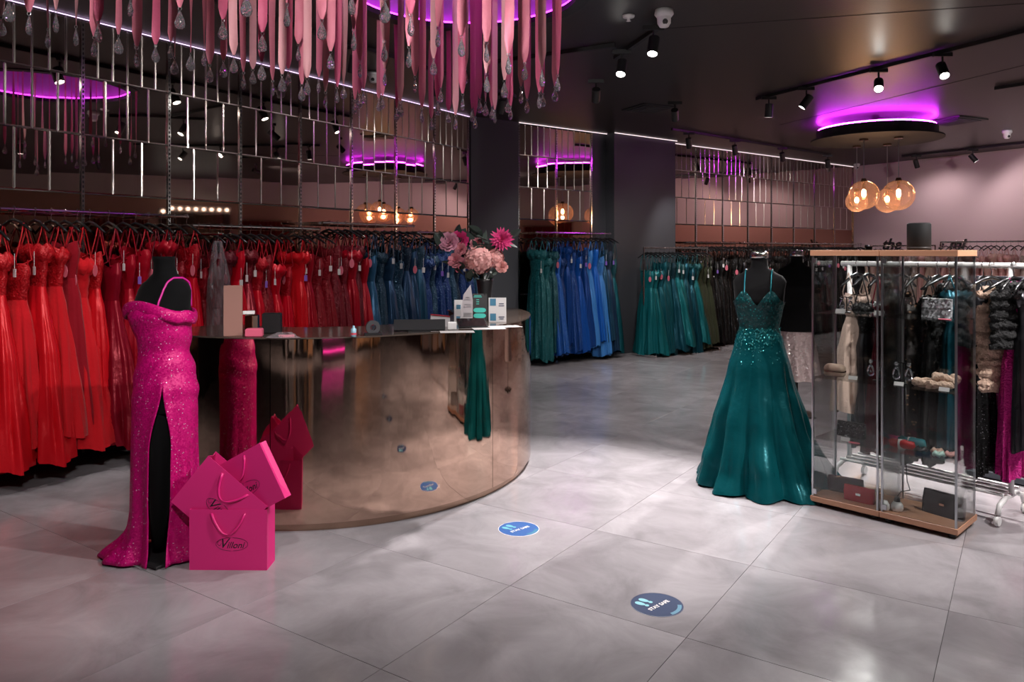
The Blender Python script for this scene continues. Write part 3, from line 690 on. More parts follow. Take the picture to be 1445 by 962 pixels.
hang_row(lambda s: W1.pt(s, OFF, 1.86 if int((s + 7.55) / 1.51) % 2 == 0 else 1.93), rz1, -7.0, -.12, .118, ch1, 'on the long mirrored wall', 'on the rails of the long mirrored wall', 21, 1.86)
rail(W2, .1, s833 + .12, OFF, 1.90, 'chrome clothes rail above the royal blue gowns')
def ch2(s, rr):
    tg = rr.choice((None, 'card', 'oval', 'purple', None))
    if s < .35: return ('teal', 'sheath', 2, tg)
    if s < .95: return ('royal blue', rr.choice(('aline', 'sheath')), rr.choice((0, 2, 0)), tg)
    if s < 1.3: return (rr.choice(('sky blue', 'royal blue')), 'aline', 0, tg)
    return (rr.choice(('teal', 'navy')), 'aline', 0, tg)
hang_row(lambda s: W2.pt(s, OFF, 1.90), rz2, .12, 1.62, .10, ch2, 'between the two dark columns', 'above the royal blue gowns', 22, 1.9)
# free-standing rack of teal and olive gowns in front of the wide column
ra, rb = W2.s_at(868), W2.s_at(868) + 1.55
t = thing('clothes_rack', 'chrome free-standing rack of teal gowns before the wide column', 'clothes rack', W2.pt((ra + rb) / 2, .62), W2.rz)
hl = (rb - ra) / 2
MB().tube([(-hl, 0, 1.68), (hl, 0, 1.68)], .014, 10).build('rail_tube', M_chrome, t)
for sx in (-1, 1):
    MB().tube([(sx * hl, 0, .03), (sx * hl, 0, 1.69)], .014, 10).build('upright', M_chrome, t)
    MB().box((sx * hl, 0, .02), (.03, .5, .03)).build('foot', M_chrome, t)
def ch3(s, rr):
    tg = rr.choice((None, None, 'oval', 'card'))
    if s < rb - .35: return ('teal', rr.choice(('aline', 'ball', 'aline')), 0, tg)
    return ('olive', 'aline', 1, tg)
hang_row(lambda s: W2.pt(s, .62, 1.68), rz2, ra + .08, rb - .05, .105, ch3, 'on the free-standing rack', 'on the free-standing teal rack', 23, 1.68, .94)
for i in range(4):
    a = s940 + .1 + i * 1.5; rail(W2, a, a + 1.45, .36, 1.78, 'chrome clothes rail above the black gowns')
hang_row(lambda s: W2.pt(s, .36, 1.78), rz2, s940 + .2, 9.2, .13, lambda s, rr: ('black', rr.choice(('aline', 'sheath', 'aline')), rr.choice((0, 2, 1)), rr.choice((None, None, 'card', 'oval', 'purple'))), 'along the far mirrored wall', 'above the black gowns', 24, 1.78, .98)
# racks by the pink wall (blush and nude gowns) and at the viewer's side of the shop (seen in the desk and the mirrors)
def free_rack(c, ang, length, z, famc, where, seed, label, step=.12, m=M_chrome):
    d = pol(ang); rz = math.atan2(d.y, d.x); c = Vector(c)
    t = thing('clothes_rack', label, 'clothes rack', c, rz)
    MB().tube([(-length / 2, 0, z), (length / 2, 0, z)], .014, 10).build('rail_tube', m, t)
    for sx in (-1, 1):
        MB().tube([(sx * length / 2, 0, .03), (sx * length / 2, 0, z + .01)], .014, 10).build('upright', m, t); MB().box((sx * length / 2, 0, .02), (.03, .5, .03)).build('foot', m, t)
    hang_row(lambda s: c + d * s + Vector((0, 0, z)), rz + R(90), -length / 2 + .1, length / 2 - .08, step, lambda s, rr: (rr.choice(famc), rr.choice(('aline', 'sheath')), rr.choice((0, 1, 2)), rr.choice((None, None, 'card'))), where, 'on the rack ' + where, seed, z, .95 * z / 1.86 + .05)
free_rack(WP.pt(3.6, .75), 180 - 29.5, 2.3, 1.80, ('blush pink', 'nude', 'blush pink'), 'before the pink wall', 31, 'chrome rack of blush pink gowns in front of the pink wall', .12)
free_rack(WP.pt(1.5, .6), 180 - 29.5, 1.5, 1.74, ('nude', 'silver', 'blush pink'), 'in the corner by the pink wall', 32, 'chrome rack of nude gowns in the corner by the pink wall', .13)
free_rack((-2.1, -3.0, 0), 90, 2.2, 1.8, ('gold', 'silver', 'black'), 'opposite the desk on one side', 33, 'rack of gold and silver gowns opposite the desk', .16)
free_rack((3.6, -2.6, 0), 78, 2.4, 1.8, ('gold', 'gold', 'nude'), 'opposite the desk beside the lit stage', 34, 'rack of gold gowns beside the lit stage', .16)
free_rack((6.6, 2.2, 0), 10, 2.4, 1.8, ('silver', 'nude', 'gold'), 'at the far side of the shop', 35, 'rack of silver gowns at the far side of the shop', .16)
# lit stage opposite the desk
t = thing('stage', 'low dark stage with magenta glowing steps opposite the desk', 'stage', (.6, -3.2, 0))
for k in range(3): 
    MB().box((0, -.25 * k * .6, .09 + .18 * k), (1.6, 1.6 - .5 * k, .18)).build('step', M_dark, t)
    MB().box((0, .8 - .4 * k, .16 + .18 * k), (1.58, .012, .02)).build('step_light', E_mag, t)

# ------------------------------------------------------------------ mannequins
BODY = [(1.605, 0, -.004, .058, .055), (1.56, 0, 0, .052, .052), (1.515, 0, .004, .060, .058), (1.485, 0, .006, .108, .066), (1.455, 0, .006, .162, .080), (1.42, 0, 0, .180, .092), (1.36, 0, -.012, .172, .112), (1.29, 0, -.022, .166, .128), (1.22, 0, -.012, .146, .112), (1.10, 0, 0, .122, .092), (1.0, 0, .006, .150, .112), (.90, 0, .010, .172, .128), (.78, 0, .008, .165, .125)]
def torso(t, m, top_m=None, z_low=.78):
    rings = []
    for i in range(46):
        z = 1.605 - (1.605 - z_low) * i / 45; cx, cy, rx, ry = interp(BODY, z)
        rings.append([(cx + rx * math.copysign(abs(math.cos(a)) ** .9, math.cos(a)), cy + ry * math.copysign(abs(math.sin(a)) ** .9, math.sin(a)), z) for a in [2 * math.pi * k / 40 for k in range(40)]])
    MB().rings(rings, cap=True).build('torso', m, t, smooth=True)
def strap_path(x, z0):
    zt = next(z / 1000 for z in range(1560, 1300, -1) if interp(BODY, z / 1000)[2] * .97 >= abs(x)); f_ = []
    for i in range(13):
        z = z0 + (zt - z0) * (1 - (1 - i / 12) ** 1.6); cx, cy, rx, ry = interp(BODY, z); f_.append((x, ry * math.sqrt(max(0, 1 - (abs(x) / rx) ** 2.2)) + .008, z + .007 * i / 12, cy))
    return [(a, c - b_, z) for a, b_, z, c in f_] + [(a, c + b_, z) for a, b_, z, c in f_[::-1]]
def smoothstep(x): x = max(0, min(1, x)); return x * x * (3 - 2 * x)
# --- magenta sequinned gown
mg = fl(231, 783)
mg = Vector((-1.88, 4.14, 0))
man = thing('mannequin', 'black velvet mannequin wearing the magenta sequinned gown beside the desk', 'mannequin', mg, R(-30))
torso(man, M_velvet)
MB().tube([(.03, -.05, .92), (.035, -.055, .5), (.03, -.05, .28), (.02, -.05, .06)], [.085, .062, .05, .034], 16).build('leg', M_velvet, man, smooth=True)
MB().tube([(0, .02, .02), (0, .02, .9)], .015, 10).build('stand_pole', M_blackm, man)
MB().box((.0, -.02, .012), (.34, .30, .014), bev=.004).build('stand_base', M_blackm, man)
M_mag = sequin('magenta sequin cloth', (.52, .002, .150), (1.0, .62, .82), 150, .22, .05)
dress = thing('magenta_gown', 'off-shoulder magenta sequinned gown with a thigh slit on the mannequin', 'gown', mg, R(-30))
SL, n = R(-48), 120
SK = [(1.0, .172, .134), (.90, .190, .146), (.74, .186, .150), (.5, .182, .155), (.25, .185, .16), (.10, .20, .18), (0, .23, .21)]
def mring(t_, ztopf):
    pts = []
    for k in range(n + 1):
        u = k / n; 
        z0 = None
        for it in range(1):
            th0 = SL + 2 * math.pi * u; zt = ztopf(th0); z = zt + (.012 - zt) * t_
        half = R(17) * smoothstep((.95 - z) / .35) * (1 - .35 * smoothstep((.35 - z) / .35))
        th = SL + half + (2 * math.pi - 2 * half) * u
        if z > .95:
            cx, cy, rx, ry = interp(BODY, z); rx += .022; ry += .022
        else:
            rx, ry = interp(SK, z); cx, cy = 0, .006 * smoothstep((z - .5) / .5)
        low = smoothstep((.85 - z) / .85)
        f_ = 1 + low * (.07 * math.sin(7 * th + 1.1 + z * 2.2) + .03 * math.sin(15 * th + z * 5))
        ru = .0045 * math.sin(46 * (z - .10 * math.sin(th + .6)) + 3 * math.sin(th * 2)) * smoothstep((z - .75) / .15)
        f_ += ru / .15
        wd = math.atan2(math.sin(th - R(30) - R(200)), math.cos(th - R(30) - R(200)))     # train towards the gown wall
        f_ *= 1 + .55 * math.exp(-(wd / .5) ** 2) * smoothstep((.16 - z) / .16)
        ed = min(u, 1 - u); rx2, ry2 = rx * f_, ry * f_
        if ed < .035 and z < .95: rx2 *= 1 + .10 * (1 - ed / .035); ry2 *= 1 + .10 * (1 - ed / .035)
        pts.append((cx + rx2 * math.cos(th), cy + ry2 * math.sin(th), z))
    return pts
def mtop(th): return 1.335 + .022 * math.cos(2 * (th + math.pi / 2)) * (.2 + .8 * smoothstep((.3 - math.sin(th)) / .6)) - .03 * smoothstep((math.sin(th) + .1) / .6)
mb = MB().rings([mring(i / 74, mtop) for i in range(75)], closed=False); o = mb.build('gown_body', M_mag, dress, smooth=True)
bm = bmesh.new(); bm.from_mesh(o.data); bmesh.ops.remove_doubles(bm, verts=bm.verts, dist=.0015); bm.to_mesh(o.data); bm.free()
sm = o.modifiers.new('cloth_thickness', 'SOLIDIFY'); sm.thickness = .004; sm.offset = 0
cuff = [];
for k in range(60):
    th = 2 * math.pi * k / 60; z = mtop(th); cx, cy, rx, ry = interp(BODY, z); e = .030 + .03 * max(0, math.cos(th - R(180))) ** 2
    cuff.append((cx + (rx + e) * math.cos(th), cy + (ry + e) * math.sin(th), z + .004 - .012 * math.cos(th) ** 2))
rr_ = []
for k in range(60):
    p = Vector(cuff[k]); out = Vector((p.x, p.y, 0)).normalized()
    rr_.append([tuple(p + out * (.012 * math.cos(a)) + Vector((0, 0, .034 * math.sin(a) - .02))) for a in [2 * math.pi * q / 10 for q in range(10)]])
rr_.append(rr_[0]); MB().rings(rr_).build('folded_neckline', M_mag, dress, smooth=True)
arc = strap_path(.105, 1.335)
MB().tube(arc, .0055, 8).build('shoulder_strap', mat('magenta piping', (.55, .01, .25), rough=.4), dress, smooth=True)
# --- teal gown
tg_ = Vector((1.745, 5.40, 0))
man2 = thing('mannequin', 'black mannequin with a silver neck cap wearing the teal gown', 'mannequin', tg_, R(-24))
torso(man2, M_velvet)
MB().lathe([(.059, 1.597), (.062, 1.60), (.060, 1.632), (.05, 1.645), (.001, 1.648)], 24, c=(0, -.004, -.012)).build('neck_cap', M_chrome, man2, smooth=True)
MB().tube([(0, 0, .02), (0, 0, .9)], .015, 10).build('stand_pole', M_blackm, man2); MB().lathe([(.001, .004), (.17, .004), (.17, .014), (.02, .022), (.001, .022)], 28).build('stand_base', M_blackm, man2)
tdress = thing('teal_gown', 'teal satin ball gown with a beaded bodice and thin straps', 'gown', tg_, R(-24))
M_teal = satin('teal satin', (.002, .060, .070), .27); M_tealq = sequin('teal beading', (.002, .042, .046), (.04, .34, .34), 95, .30, .20)
n = 160
TS = [(1.09, .134, .106), (1.0, .165, .135), (.80, .215, .19), (.42, .315, .30), (.15, .40, .39), (0, .455, .45)]
def tring(z0, t_, bod):
    pts = []
    for k in range(n):
        th = 2 * math.pi * k / n; z = z0
        if bod:
            fr = -math.sin(th); v = abs(math.cos(th)); top = 1.275 + (.085 * math.exp(-((v - .50) / .30) ** 2) - .02 * math.exp(-(v / .12) ** 2) if fr > 0 else -.03) ; z = top + (1.06 - top) * t_
            cx, cy, rx, ry = interp(BODY, z); rx += .012; ry += .012
            b2 = 1 + .0
        else:
            rx, ry = interp(TS, z); cx = .035 * smoothstep((.5 - z) / .5); cy = 0
            low = smoothstep((1.0 - z) / .95)
            ww = 5.5 * th + .55 * math.sin(2 * th + 1) + .35 * math.sin(3 * th) + .5 * (1 - z); c_ = abs(math.sin(ww)); c2_ = abs(math.sin(9.5 * th + .8 * math.sin(2 * th) - .6 * z))
            b2 = 1 + low * (.30 * (c_ ** .65 - .72) + .07 * (c2_ ** .7 - .6))
            b2 *= 1 + .02 * low * math.sin(5 * th + z * 14)
            wd = math.atan2(math.sin(th - R(30)), math.cos(th - R(30))); b2 *= 1 + .16 * math.exp(-(wd / .6) ** 2) * smoothstep((.25 - z) / .25)
            z = z + .006 * math.sin(9 * th) * smoothstep((.2 - z) / .2)
        pts.append((cx + rx * b2 * math.cos(th), cy + ry * b2 * math.sin(th), max(z, .006)))
    return pts
MB().rings([tring(0, i / 16, True) for i in range(17)]).build('bodice', M_tealq, tdress, smooth=True)
MB().rings([tring(1.09 - 1.08 * (i / 60), i / 60, False) for i in range(61)]).build('skirt', M_teal, tdress, smooth=True)
# beaded sprays trailing from the waist over the skirt
rg2 = random.Random(5); bd = MB()
for k in range(260):
    th = R(-90) + rg2.gauss(0, .8); z = 1.10 - abs(rg2.gauss(0, .10)); rx, ry = interp(TS, z); cx = 0
    p = Vector(((rx + .006) * math.cos(th), (ry + .006) * math.sin(th), z)); s = rg2.uniform(.003, .008); out = Vector((math.cos(th), math.sin(th), .1)).normalized(); a = out.cross(Vector((0, 0, 1))).normalized(); b_ = out.cross(a)
    w = rg2.uniform(0, 3); a, b_ = a * math.cos(w) + b_ * math.sin(w), b_ * math.cos(w) - a * math.sin(w)
    bd.add([p + a * s, p + b_ * s, p - a * s, p - b_ * s, p + out * s * .6], [(0, 1, 4), (1, 2, 4), (2, 3, 4), (3, 0, 4)])
o = bd.build('beadwork', mat('teal foil beads', (.05, .36, .36), metal=.8, rough=.2), tdress); o['kind'] = 'stuff'
for sx in (-1, 1):
    arc = strap_path(sx * .088, 1.32)
    MB().tube(arc, .005, 6).build('shoulder_strap', M_teal, tdress, smooth=True)
# --- second black mannequin with a nude sequinned skirt
p2 = fl(1124, 586); p2 = Vector((p2.x, p2.y, 0))
man3 = thing('mannequin', 'bare black torso mannequin with a banded neck cap behind the teal gown', 'mannequin', p2, R(-10)); man3.scale = (1.02, 1.02, 1.0)
torso(man3, M_velvet, z_low=.84)
MB().lathe([(.060, 1.597), (.062, 1.60), (.060, 1.64), (.05, 1.652), (.001, 1.655)], 24, c=(0, -.004, -.012)).build('neck_cap', M_chrome, man3, smooth=True)
MB().tube([(0, 0, .02), (0, 0, .86)], .015, 10).build('stand_pole', M_blackm, man3); MB().box((0, 0, .012), (.30, .30, .016)).build('stand_base', M_blackm, man3)
nd = thing('nude_skirt', 'nude tulle skirt with silver sequins below the bare black torso', 'skirt', p2, R(-10))
NS = [(.87, .150, .112), (.6, .20, .16), (.30, .24, .20)]
MB().rings([[((interp(NS, z)[0]) * (1 + .09 * (.9 - z) * math.sin(11 * a + z * 3)) * math.cos(a), interp(NS, z)[1] * (1 + .3 * (.9 - z) * math.sin(11 * a + z * 3)) * math.sin(a), z) for a in [2 * math.pi * k / 72 for k in range(72)]] for z in [.865 - .5 * i / 20 for i in range(21)]]).build('skirt_layer', sequin('nude sequin tulle', (.40, .31, .30), (.9, .85, .82), 70, .35, .16), nd, smooth=True)

# ------------------------------------------------------------------ paper carrier bags
M_bag = mat('magenta card', (.72, .018, .20), rough=.55); M_bag_in = mat('inner card', (.62, .10, .16), rough=.7); M_hand = mat('magenta ribbon handle', (.80, .02, .22), rough=.35)
BWd, BHt = .40, .31
def bag(label, d, mw, w=BWd, h=BHt):
    t = thing('paper_bag', label, 'carrier bag'); t.matrix_world = mw
    x, y, th = w / 2, d / 2, .002
    for sy in (-1, 1): MB().box((0, sy * y, h / 2), (w, th, h)).build('face_panel', M_bag, t)
    for sx in (-1, 1):
        g_ = MB(); inn = min(.012, d * .2)
        g_.add([(sx * x, -y, 0), (sx * (x - inn), 0, .08), (sx * x, y, 0), (sx * x, -y, h), (sx * (x - inn), 0, h), (sx * x, y, h), (sx * x, 0, 0)], [(0, 1, 4, 3), (1, 2, 5, 4), (0, 6, 1), (6, 2, 1)])
        o = g_.build('side_gusset', M_bag, t); s_ = o.modifiers.new('card', 'SOLIDIFY'); s_.thickness = .002
    MB().box((0, 0, .002), (w - .004, d - .004, .003)).build('base_panel', M_bag, t)
    for sy in (-1, 1):
        pts = [(-.085 + .17 * q, sy * (y + .003) + sy * .012 * math.sin(math.pi * q), h - .02 - .105 * math.sin(math.pi * q) ** .8) for q in [i / 16 for i in range(17)]]
        rg_ = []
        for i, p in enumerate(pts): rg_.append([(p[0] - .008, p[1], p[2]), (p[0], p[1] + sy * .003, p[2] + .003), (p[0] + .008, p[1], p[2] + .002)])
        o = MB().rings(rg_, closed=False).build('ribbon_handle', M_hand, t, smooth=True); s_ = o.modifiers.new('ribbon', 'SOLIDIFY'); s_.thickness = .003
    c = (0.02, -y - th / 2 - .0006, h * .43)
    ov = MB().tube([(.082 * math.cos(a), 0, .034 * math.sin(a)) for a in [2 * math.pi * k / 48 for k in range(49)]], .0009, 5, cap=False); o = ov.build('printed_oval', M_ink, t, loc=c)
    me = text_mesh('illoni', .046, .35, .0003, .0004); o = link('lettering', me, t, m=M_ink); o.location = (c[0] + .016, c[1], c[2] - .006); o.rotation_euler = (R(90), 0, 0)
    me = text_mesh('V', .070, .35, .0003, .0002); o = link('lettering', me, t, m=M_ink); o.location = (c[0] - .047, c[1], c[2] + .002); o.rotation_euler = (R(90), 0, 0)
    MB().tube([(-.062 + .016 * math.cos(a) * (1 - .05 * k_), 0, .004 + .018 * math.sin(a) * (1 - .05 * k_)) for k_, a in [(i, 1.2 + i * .42) for i in range(14)]], .0009, 5).build('printed_flourish', M_ink, t, loc=(c[0], c[1], c[2]))
    return t
def img_bag(px, py, Y, roll, d, label, yaw=0):
    c = at(px, py, Y); Mx = Matrix.Translation(c) @ Matrix.Rotation(R(yaw), 4, 'Z') @ Matrix.Rotation(R(roll), 4, 'Y') @ Matrix.Translation((0, 0, -BHt / 2)); return bag(label, d, Mx)
b0 = (fl(267, 803) + fl(375, 806)) / 2; dv = fl(375, 806) - fl(267, 803)
bag('upright magenta paper bag with an oval logo standing on the floor', .125, Matrix.Translation(b0 + Vector((.004, .065, 0))) @ Matrix.Rotation(math.atan2(dv.y, dv.x) + R(3), 4, 'Z'))
img_bag(314, 707, b0.y + .055, 39.5, .085, 'magenta paper bag leaning out of the upright bag towards the mannequin', -3)
img_bag(347, 684, b0.y + .075, -29, .055, 'magenta paper bag tucked topmost, leaning towards the desk', -16)

# ------------------------------------------------------------------ floor stickers
def sticker(p, c, label):
    t = thing('floor_sticker', label, 'sticker', p, R(42))
    MB().lathe([(.001, .0012), (.116, .0012), (.118, .0006), (.118, 0)], 40).build('disc', c, t)
    MB().lathe([(.1175, .0013), (.121, .0010), (.121, 0)], 40).build('rim', M_paper if c is M_st_lit else M_navy, t)
    for k, sx in enumerate((-.020, .020)):
        sole = MB().prism([(sx + .014 * math.cos(a) * (1 + .18 * math.sin(a)), .052 + .026 * math.sin(a)) for a in [2 * math.pi * q / 16 for q in range(16)]], .0013, .0019); sole.prism([(sx + .010 * math.cos(a), .018 + .010 * math.sin(a)) for a in [2 * math.pi * q / 12 for q in range(12)]], .0013, .0019)
        o = sole.build('printed_shoe_sole', M_aqua, t, loc=(-.018, .012, 0)); o.rotation_euler = (0, 0, R(14))
    me = text_mesh('STAY SAFE', .030, 0, .0003, .0008); link('lettering', me, t, loc=(.0, -.012, .0018), m=M_paper)
    MB().prism([(.0 + r__ * math.cos(a), -.0 + r__ * math.sin(a)) for r__, a in [(.112, R(q)) for q in range(-105, -40, 6)] + [(.094, R(q)) for q in range(-44, -108, -6)]], .0013, .0018).build('printed_arc', M_aqua2, t)
M_st_lit = mat('blue vinyl toned by light', (.035, .12, .36), rough=.35); M_st_dim = mat('dark blue vinyl toned by light', (.004, .022, .085), rough=.6, spec=.2); M_aqua = mat('aqua print', (.16, .50, .58), rough=.4); M_aqua2 = mat('teal print', (.05, .22, .34), rough=.4); M_navy = mat('navy edge', (.01, .02, .08), rough=.4)  # one vinyl in two tones: brighter light by the desk is painted in
sticker(fl(732, 746), M_st_lit, 'round blue distancing sticker on the floor next to the desk')
sticker(fl(927, 853), M_st_dim, 'round dark blue stay safe sticker on the open floor')
for k in (1, 2): sticker(fl(927, 853) + Vector((.63, -1.01, 0)) * k, M_st_dim, ['third', 'fourth'][k - 1] + ' dark blue stay safe sticker of the queue, farther from the desk')

# ------------------------------------------------------------------ things on the desk (top surface z = DT)
DT = DH + .006
def dpt(px, py): return fl(px, py, DT)
t = thing('vase', 'tall black vase holding the flowers on the desk', 'vase', dpt(684, 451))
VH = .30
MB().lathe([(.001, 0), (.062, 0), (.066, .01), (.055, .10), (.050, .20), (.060, .28), (.066, VH), (.058, VH), (.05, .27), (.001, .25)], 28).build('vase_body', M_black, t, smooth=True)
vz = t.location + Vector((0, 0, VH))
bq = thing('bouquet', 'bouquet of pink dahlias, hydrangea and roses in the black vase', 'flowers', vz)
M_dah = mat('magenta petals', (.55, .03, .16), rough=.6); M_pale = mat('blush petals', (.72, .36, .34), rough=.65); M_rose = mat('dusty rose petals', (.55, .20, .24), rough=.65); M_leaf = mat('dark eucalyptus leaf', (.035, .055, .045), rough=.6); M_lav = mat('mauve petals', (.58, .27, .36), rough=.65)
vY = vz.y
def flower(px, py, r_, m, kind, dy=0):
    r_ *= 1.45; c = at(px, py, vY + dy) - vz; n_ = Vector((c.x * .6, -1, .25 + c.z * .3)).normalized(); rr = random.Random(int(px * 7 + py)); mb = MB()
    q = Vector((0, 0, 1)).rotation_difference(n_).to_matrix()
    if kind == 'hydrangea':
        mb.lathe([(max(.0005, r_ * .86 * math.sin(math.pi * i / 10)), -r_ * .86 * math.cos(math.pi * i / 10)) for i in range(11)], 16)
        for k in range(130):
            v = Vector((rr.gauss(0, 1), rr.gauss(0, 1), rr.gauss(0, 1))).normalized(); p = v * r_ * rr.uniform(.85, 1); a = v.cross(Vector((.3, .5, .8))).normalized(); b_ = v.cross(a); s = r_ * .24
            for w in range(4):
                th = w * math.pi / 2 + rr.random(); dv = a * math.cos(th) + b_ * math.sin(th); e = a * -math.sin(th) + b_ * math.cos(th)
                mb.add([p, p + (dv + e * .6) * s * .6 + v * .003, p + dv * s + v * s * .25, p + (dv - e * .6) * s * .6 + v * .003], [(0, 1, 2, 3)])
    else:
        layers = 5 if kind == 'dahlia' else 4
        for l in range(layers):
            el = R(8 + l * (16 if kind == 'dahlia' else 20)); np_ = (18, 16, 13, 10, 7)[l] if kind == 'dahlia' else (7, 6, 5, 4)[l]; ln = r_ * (1 - .13 * l)
            wd = ln * (.16 if kind == 'dahlia' else .45)
            for k in range(np_):
                th = 2 * math.pi * (k + .5 * (l % 2)) / np_ + rr.gauss(0, .05); dv = Vector((math.cos(th), math.sin(th), 0)); sd = Vector((-math.sin(th), math.cos(th), 0)); up = Vector((0, 0, 1))
                d1 = dv * math.cos(el) + up * math.sin(el)
                tip = d1 * ln if kind == 'dahlia' else d1 * ln * .95 + up * ln * .12
                P = [Vector((0, 0, .0)), d1 * ln * .55 + sd * wd, tip + (sd * wd * .5 if kind != 'dahlia' else sd * 0), tip - (sd * wd * .5 if kind != 'dahlia' else sd * 0), d1 * ln * .55 - sd * wd, d1 * ln * .5 - up * wd * .25 + dv * .0]
                mb.add([q @ x for x in P], [(0, 1, 5), (1, 2, 3, 5), (3, 4, 5), (4, 0, 5)])
    o = mb.build({'dahlia': 'dahlia', 'rose': 'rose', 'hydrangea': 'hydrangea'}[kind], m, bq, loc=c)
    MB().tube([(0, 0, -.05), (c.x * .4, c.y * .4, c.z * .45), tuple(c - n_ * .01)], .0035, 5).build('stem', M_leaf, bq)
flower(708, 338, .066, M_dah, 'dahlia', -.06); flower(648, 340, .055, M_dah, 'rose', 0.0); flower(634, 342, .055, M_lav, 'rose', -.04); flower(676, 366, .072, M_pale, 'hydrangea', -.08)
flower(643, 368, .042, M_rose, 'rose', -.06); flower(698, 364, .048, M_pale, 'hydrangea', -.03); flower(708, 377, .034, M_pale, 'rose', -.07); flower(650, 352, .036, M_rose, 'rose', -.05); flower(673, 345, .04, M_rose, 'rose', .0); flower(660, 370, .038, M_rose, 'rose', -.02)
leaf_me = MB().add([(0, 0, 0), (.022, .02, .004), (.028, .05, .008), (.018, .08, .006), (0, .10, 0), (-.018, .08, .006), (-.028, .05, .008), (-.022, .02, .004), (0, .05, -.004)], [(0, 1, 8), (1, 2, 8), (2, 3, 8), (3, 4, 8), (4, 5, 8), (5, 6, 8), (6, 7, 8), (7, 0, 8)]).mesh('leaf', M_leaf)
rr = random.Random(9)
for k in range(64):
    px = 672 + rr.gauss(0, 22); py = 352 + rr.gauss(0, 17) ; 
    if k < 12: px, py = 676 + rr.uniform(-28, 28), 392 + rr.uniform(-7, 8)
    if k in (12, 13, 14): px, py = (681, 676, 688)[k - 12], (326, 332, 334)[k - 12]
    c = at(px, py, vY + rr.uniform(-.05, .09)) - vz
    o = link('leaf', leaf_me, bq, loc=c * .9); o.rotation_euler = (rr.uniform(.2, 1.6), rr.uniform(-.8, .8), rr.uniform(0, 6.28)); o.scale = (rr.uniform(.9, 1.6),) * 3
# sign holders and award
def sign(px, py, w, h, label, m, name='sign_holder', yaw=0):
    p = dpt(px, py); t = thing(name, label, 'sign', p, R(yaw)); MB().box((0, 0, h / 2), (w, .004, h), rot=(R(-6), 0, 0)).build('sign_panel', m, t); MB().box((0, .02, .003), (w, .06, .005)).build('sign_foot', M_glass, t); return t
M_sblue = mat('blue print', (.05, .22, .36), rough=.5); M_turq = mat('turquoise neon print', (.05, .62, .52), rough=.4)
def prn(t, x, z, w, h, m, H_, name='printed_block'):
    a = R(-6); y = (z - H_ / 2) * math.tan(R(6)); MB().box((x, y - .0030, z), (w, .0012, h), rot=(a, 0, 0)).build(name, m, t)
s1 = sign(702, 454, .125, .172, 'white upright sign with two blue squares on the desk', M_paper, yaw=4)
for z in (.14, .035): prn(s1, -.032, z, .042, .05, M_sblue, .172)
for z, w in ((.128, .035), (.114, .04), (.035, .04), (.022, .03)): prn(s1, .028, z, w, .006, M_navy, .172, 'printed_line')
s2 = sign(647, 455, .06, .16, 'narrow white sign with blue squares behind the glass award', M_paper, yaw=0)
for z in (.11, .03): prn(s2, .0, z, .03, .03, M_sblue, .16)
s3 = sign(677, 452, .105, .195, 'black upright sign with two turquoise pills on the desk', M_black, yaw=0)
for z in (.075, .035):
    o = MB().prism([(.045 * math.copysign(abs(math.cos(a)) ** .5, math.cos(a)), .017 * math.sin(a)) for a in [2 * math.pi * k / 24 for k in range(24)]], 0, .0012).build('printed_pill', M_turq, s3); o.location = (0, (z - .0975) * math.tan(R(6)) - .0026, z); o.rotation_euler = (R(84), 0, 0)
for z, w in ((.18, .05), (.17, .06), (.15, .02), (.135, .02), (.12, .02)): prn(s3, -.015, z, w, .005, M_turq, .195, 'printed_line')
aw = thing('award', 'clear pointed acrylic award engraved with grey lines on the desk', 'award', dpt(658, 456), R(5))
MB().add([(-.045, -.008, 0), (.045, -.008, 0), (.045, -.008, .16), (.030, -.008, .27), (-.02, -.008, .20), (-.045, -.008, .02), (-.045, .008, 0), (.045, .008, 0), (.045, .008, .16), (.030, .008, .27), (-.02, .008, .20), (-.045, .008, .02)], [(0, 1, 2, 3, 4, 5), (11, 10, 9, 8, 7, 6)] + [(i, (i + 1) % 6, 6 + (i + 1) % 6, 6 + i) for i in range(6)]).build('award_body', mat('frosted acrylic', (.62, .58, .60), rough=.25, spec=.6), aw)
for z, w in ((.18, .03), (.165, .045), (.13, .05), (.115, .055), (.07, .06), (.06, .05), (.05, .06)): MB().box((.008, -.0088, z), (w, .0012, .004)).build('engraved_line', M_steel, aw)
# small desk things
def dbox(name, label, cat, px, py, size, m, rz=0, z=0): 
    p = dpt(px, py); o = MB().box((0, 0, size[2] / 2), size, bev=min(size) * .12).build(name, m); o.location = p + Vector((0, 0, z)); o.rotation_euler = (0, 0, R(rz)); return tag(o, label, cat)
tb = thing('tablet', 'black tablet propped at a low angle on the desk', 'tablet', dpt(668, 463), R(12)); MB().box((0, .06, .028), (.19, .14, .010), rot=(R(18), 0, 0)).build('tablet_body', M_black, tb); MB().box((0, .06, .034), (.175, .125, .002), rot=(R(18), 0, 0)).build('screen', mat('dark screen', (.01, .01, .012), rough=.08), tb)
dbox('card_box', 'small white card box beside the tablet', 'box', 638, 465, (.055, .04, .05), M_paper, 8)
for k, (px, py, rz) in enumerate(((712, 461, 20), (690, 464, 12), (645, 469, 8))):
    o = MB().box((0, 0, .0006), (.21, .12, .0012)).build('paper_sheet', mat('grey printed paper', (.45, .43, .43), rough=.8)); o.location = dpt(px, py) + Vector((0, .0, .001 + .0015 * k)); o.rotation_euler = (0, 0, R(rz)); tag(o, ['loose white paper sheet below the white sign', 'white paper sheet under the tablet edge', 'white paper sheet at the desk rim beside the card box'][k], 'paper')
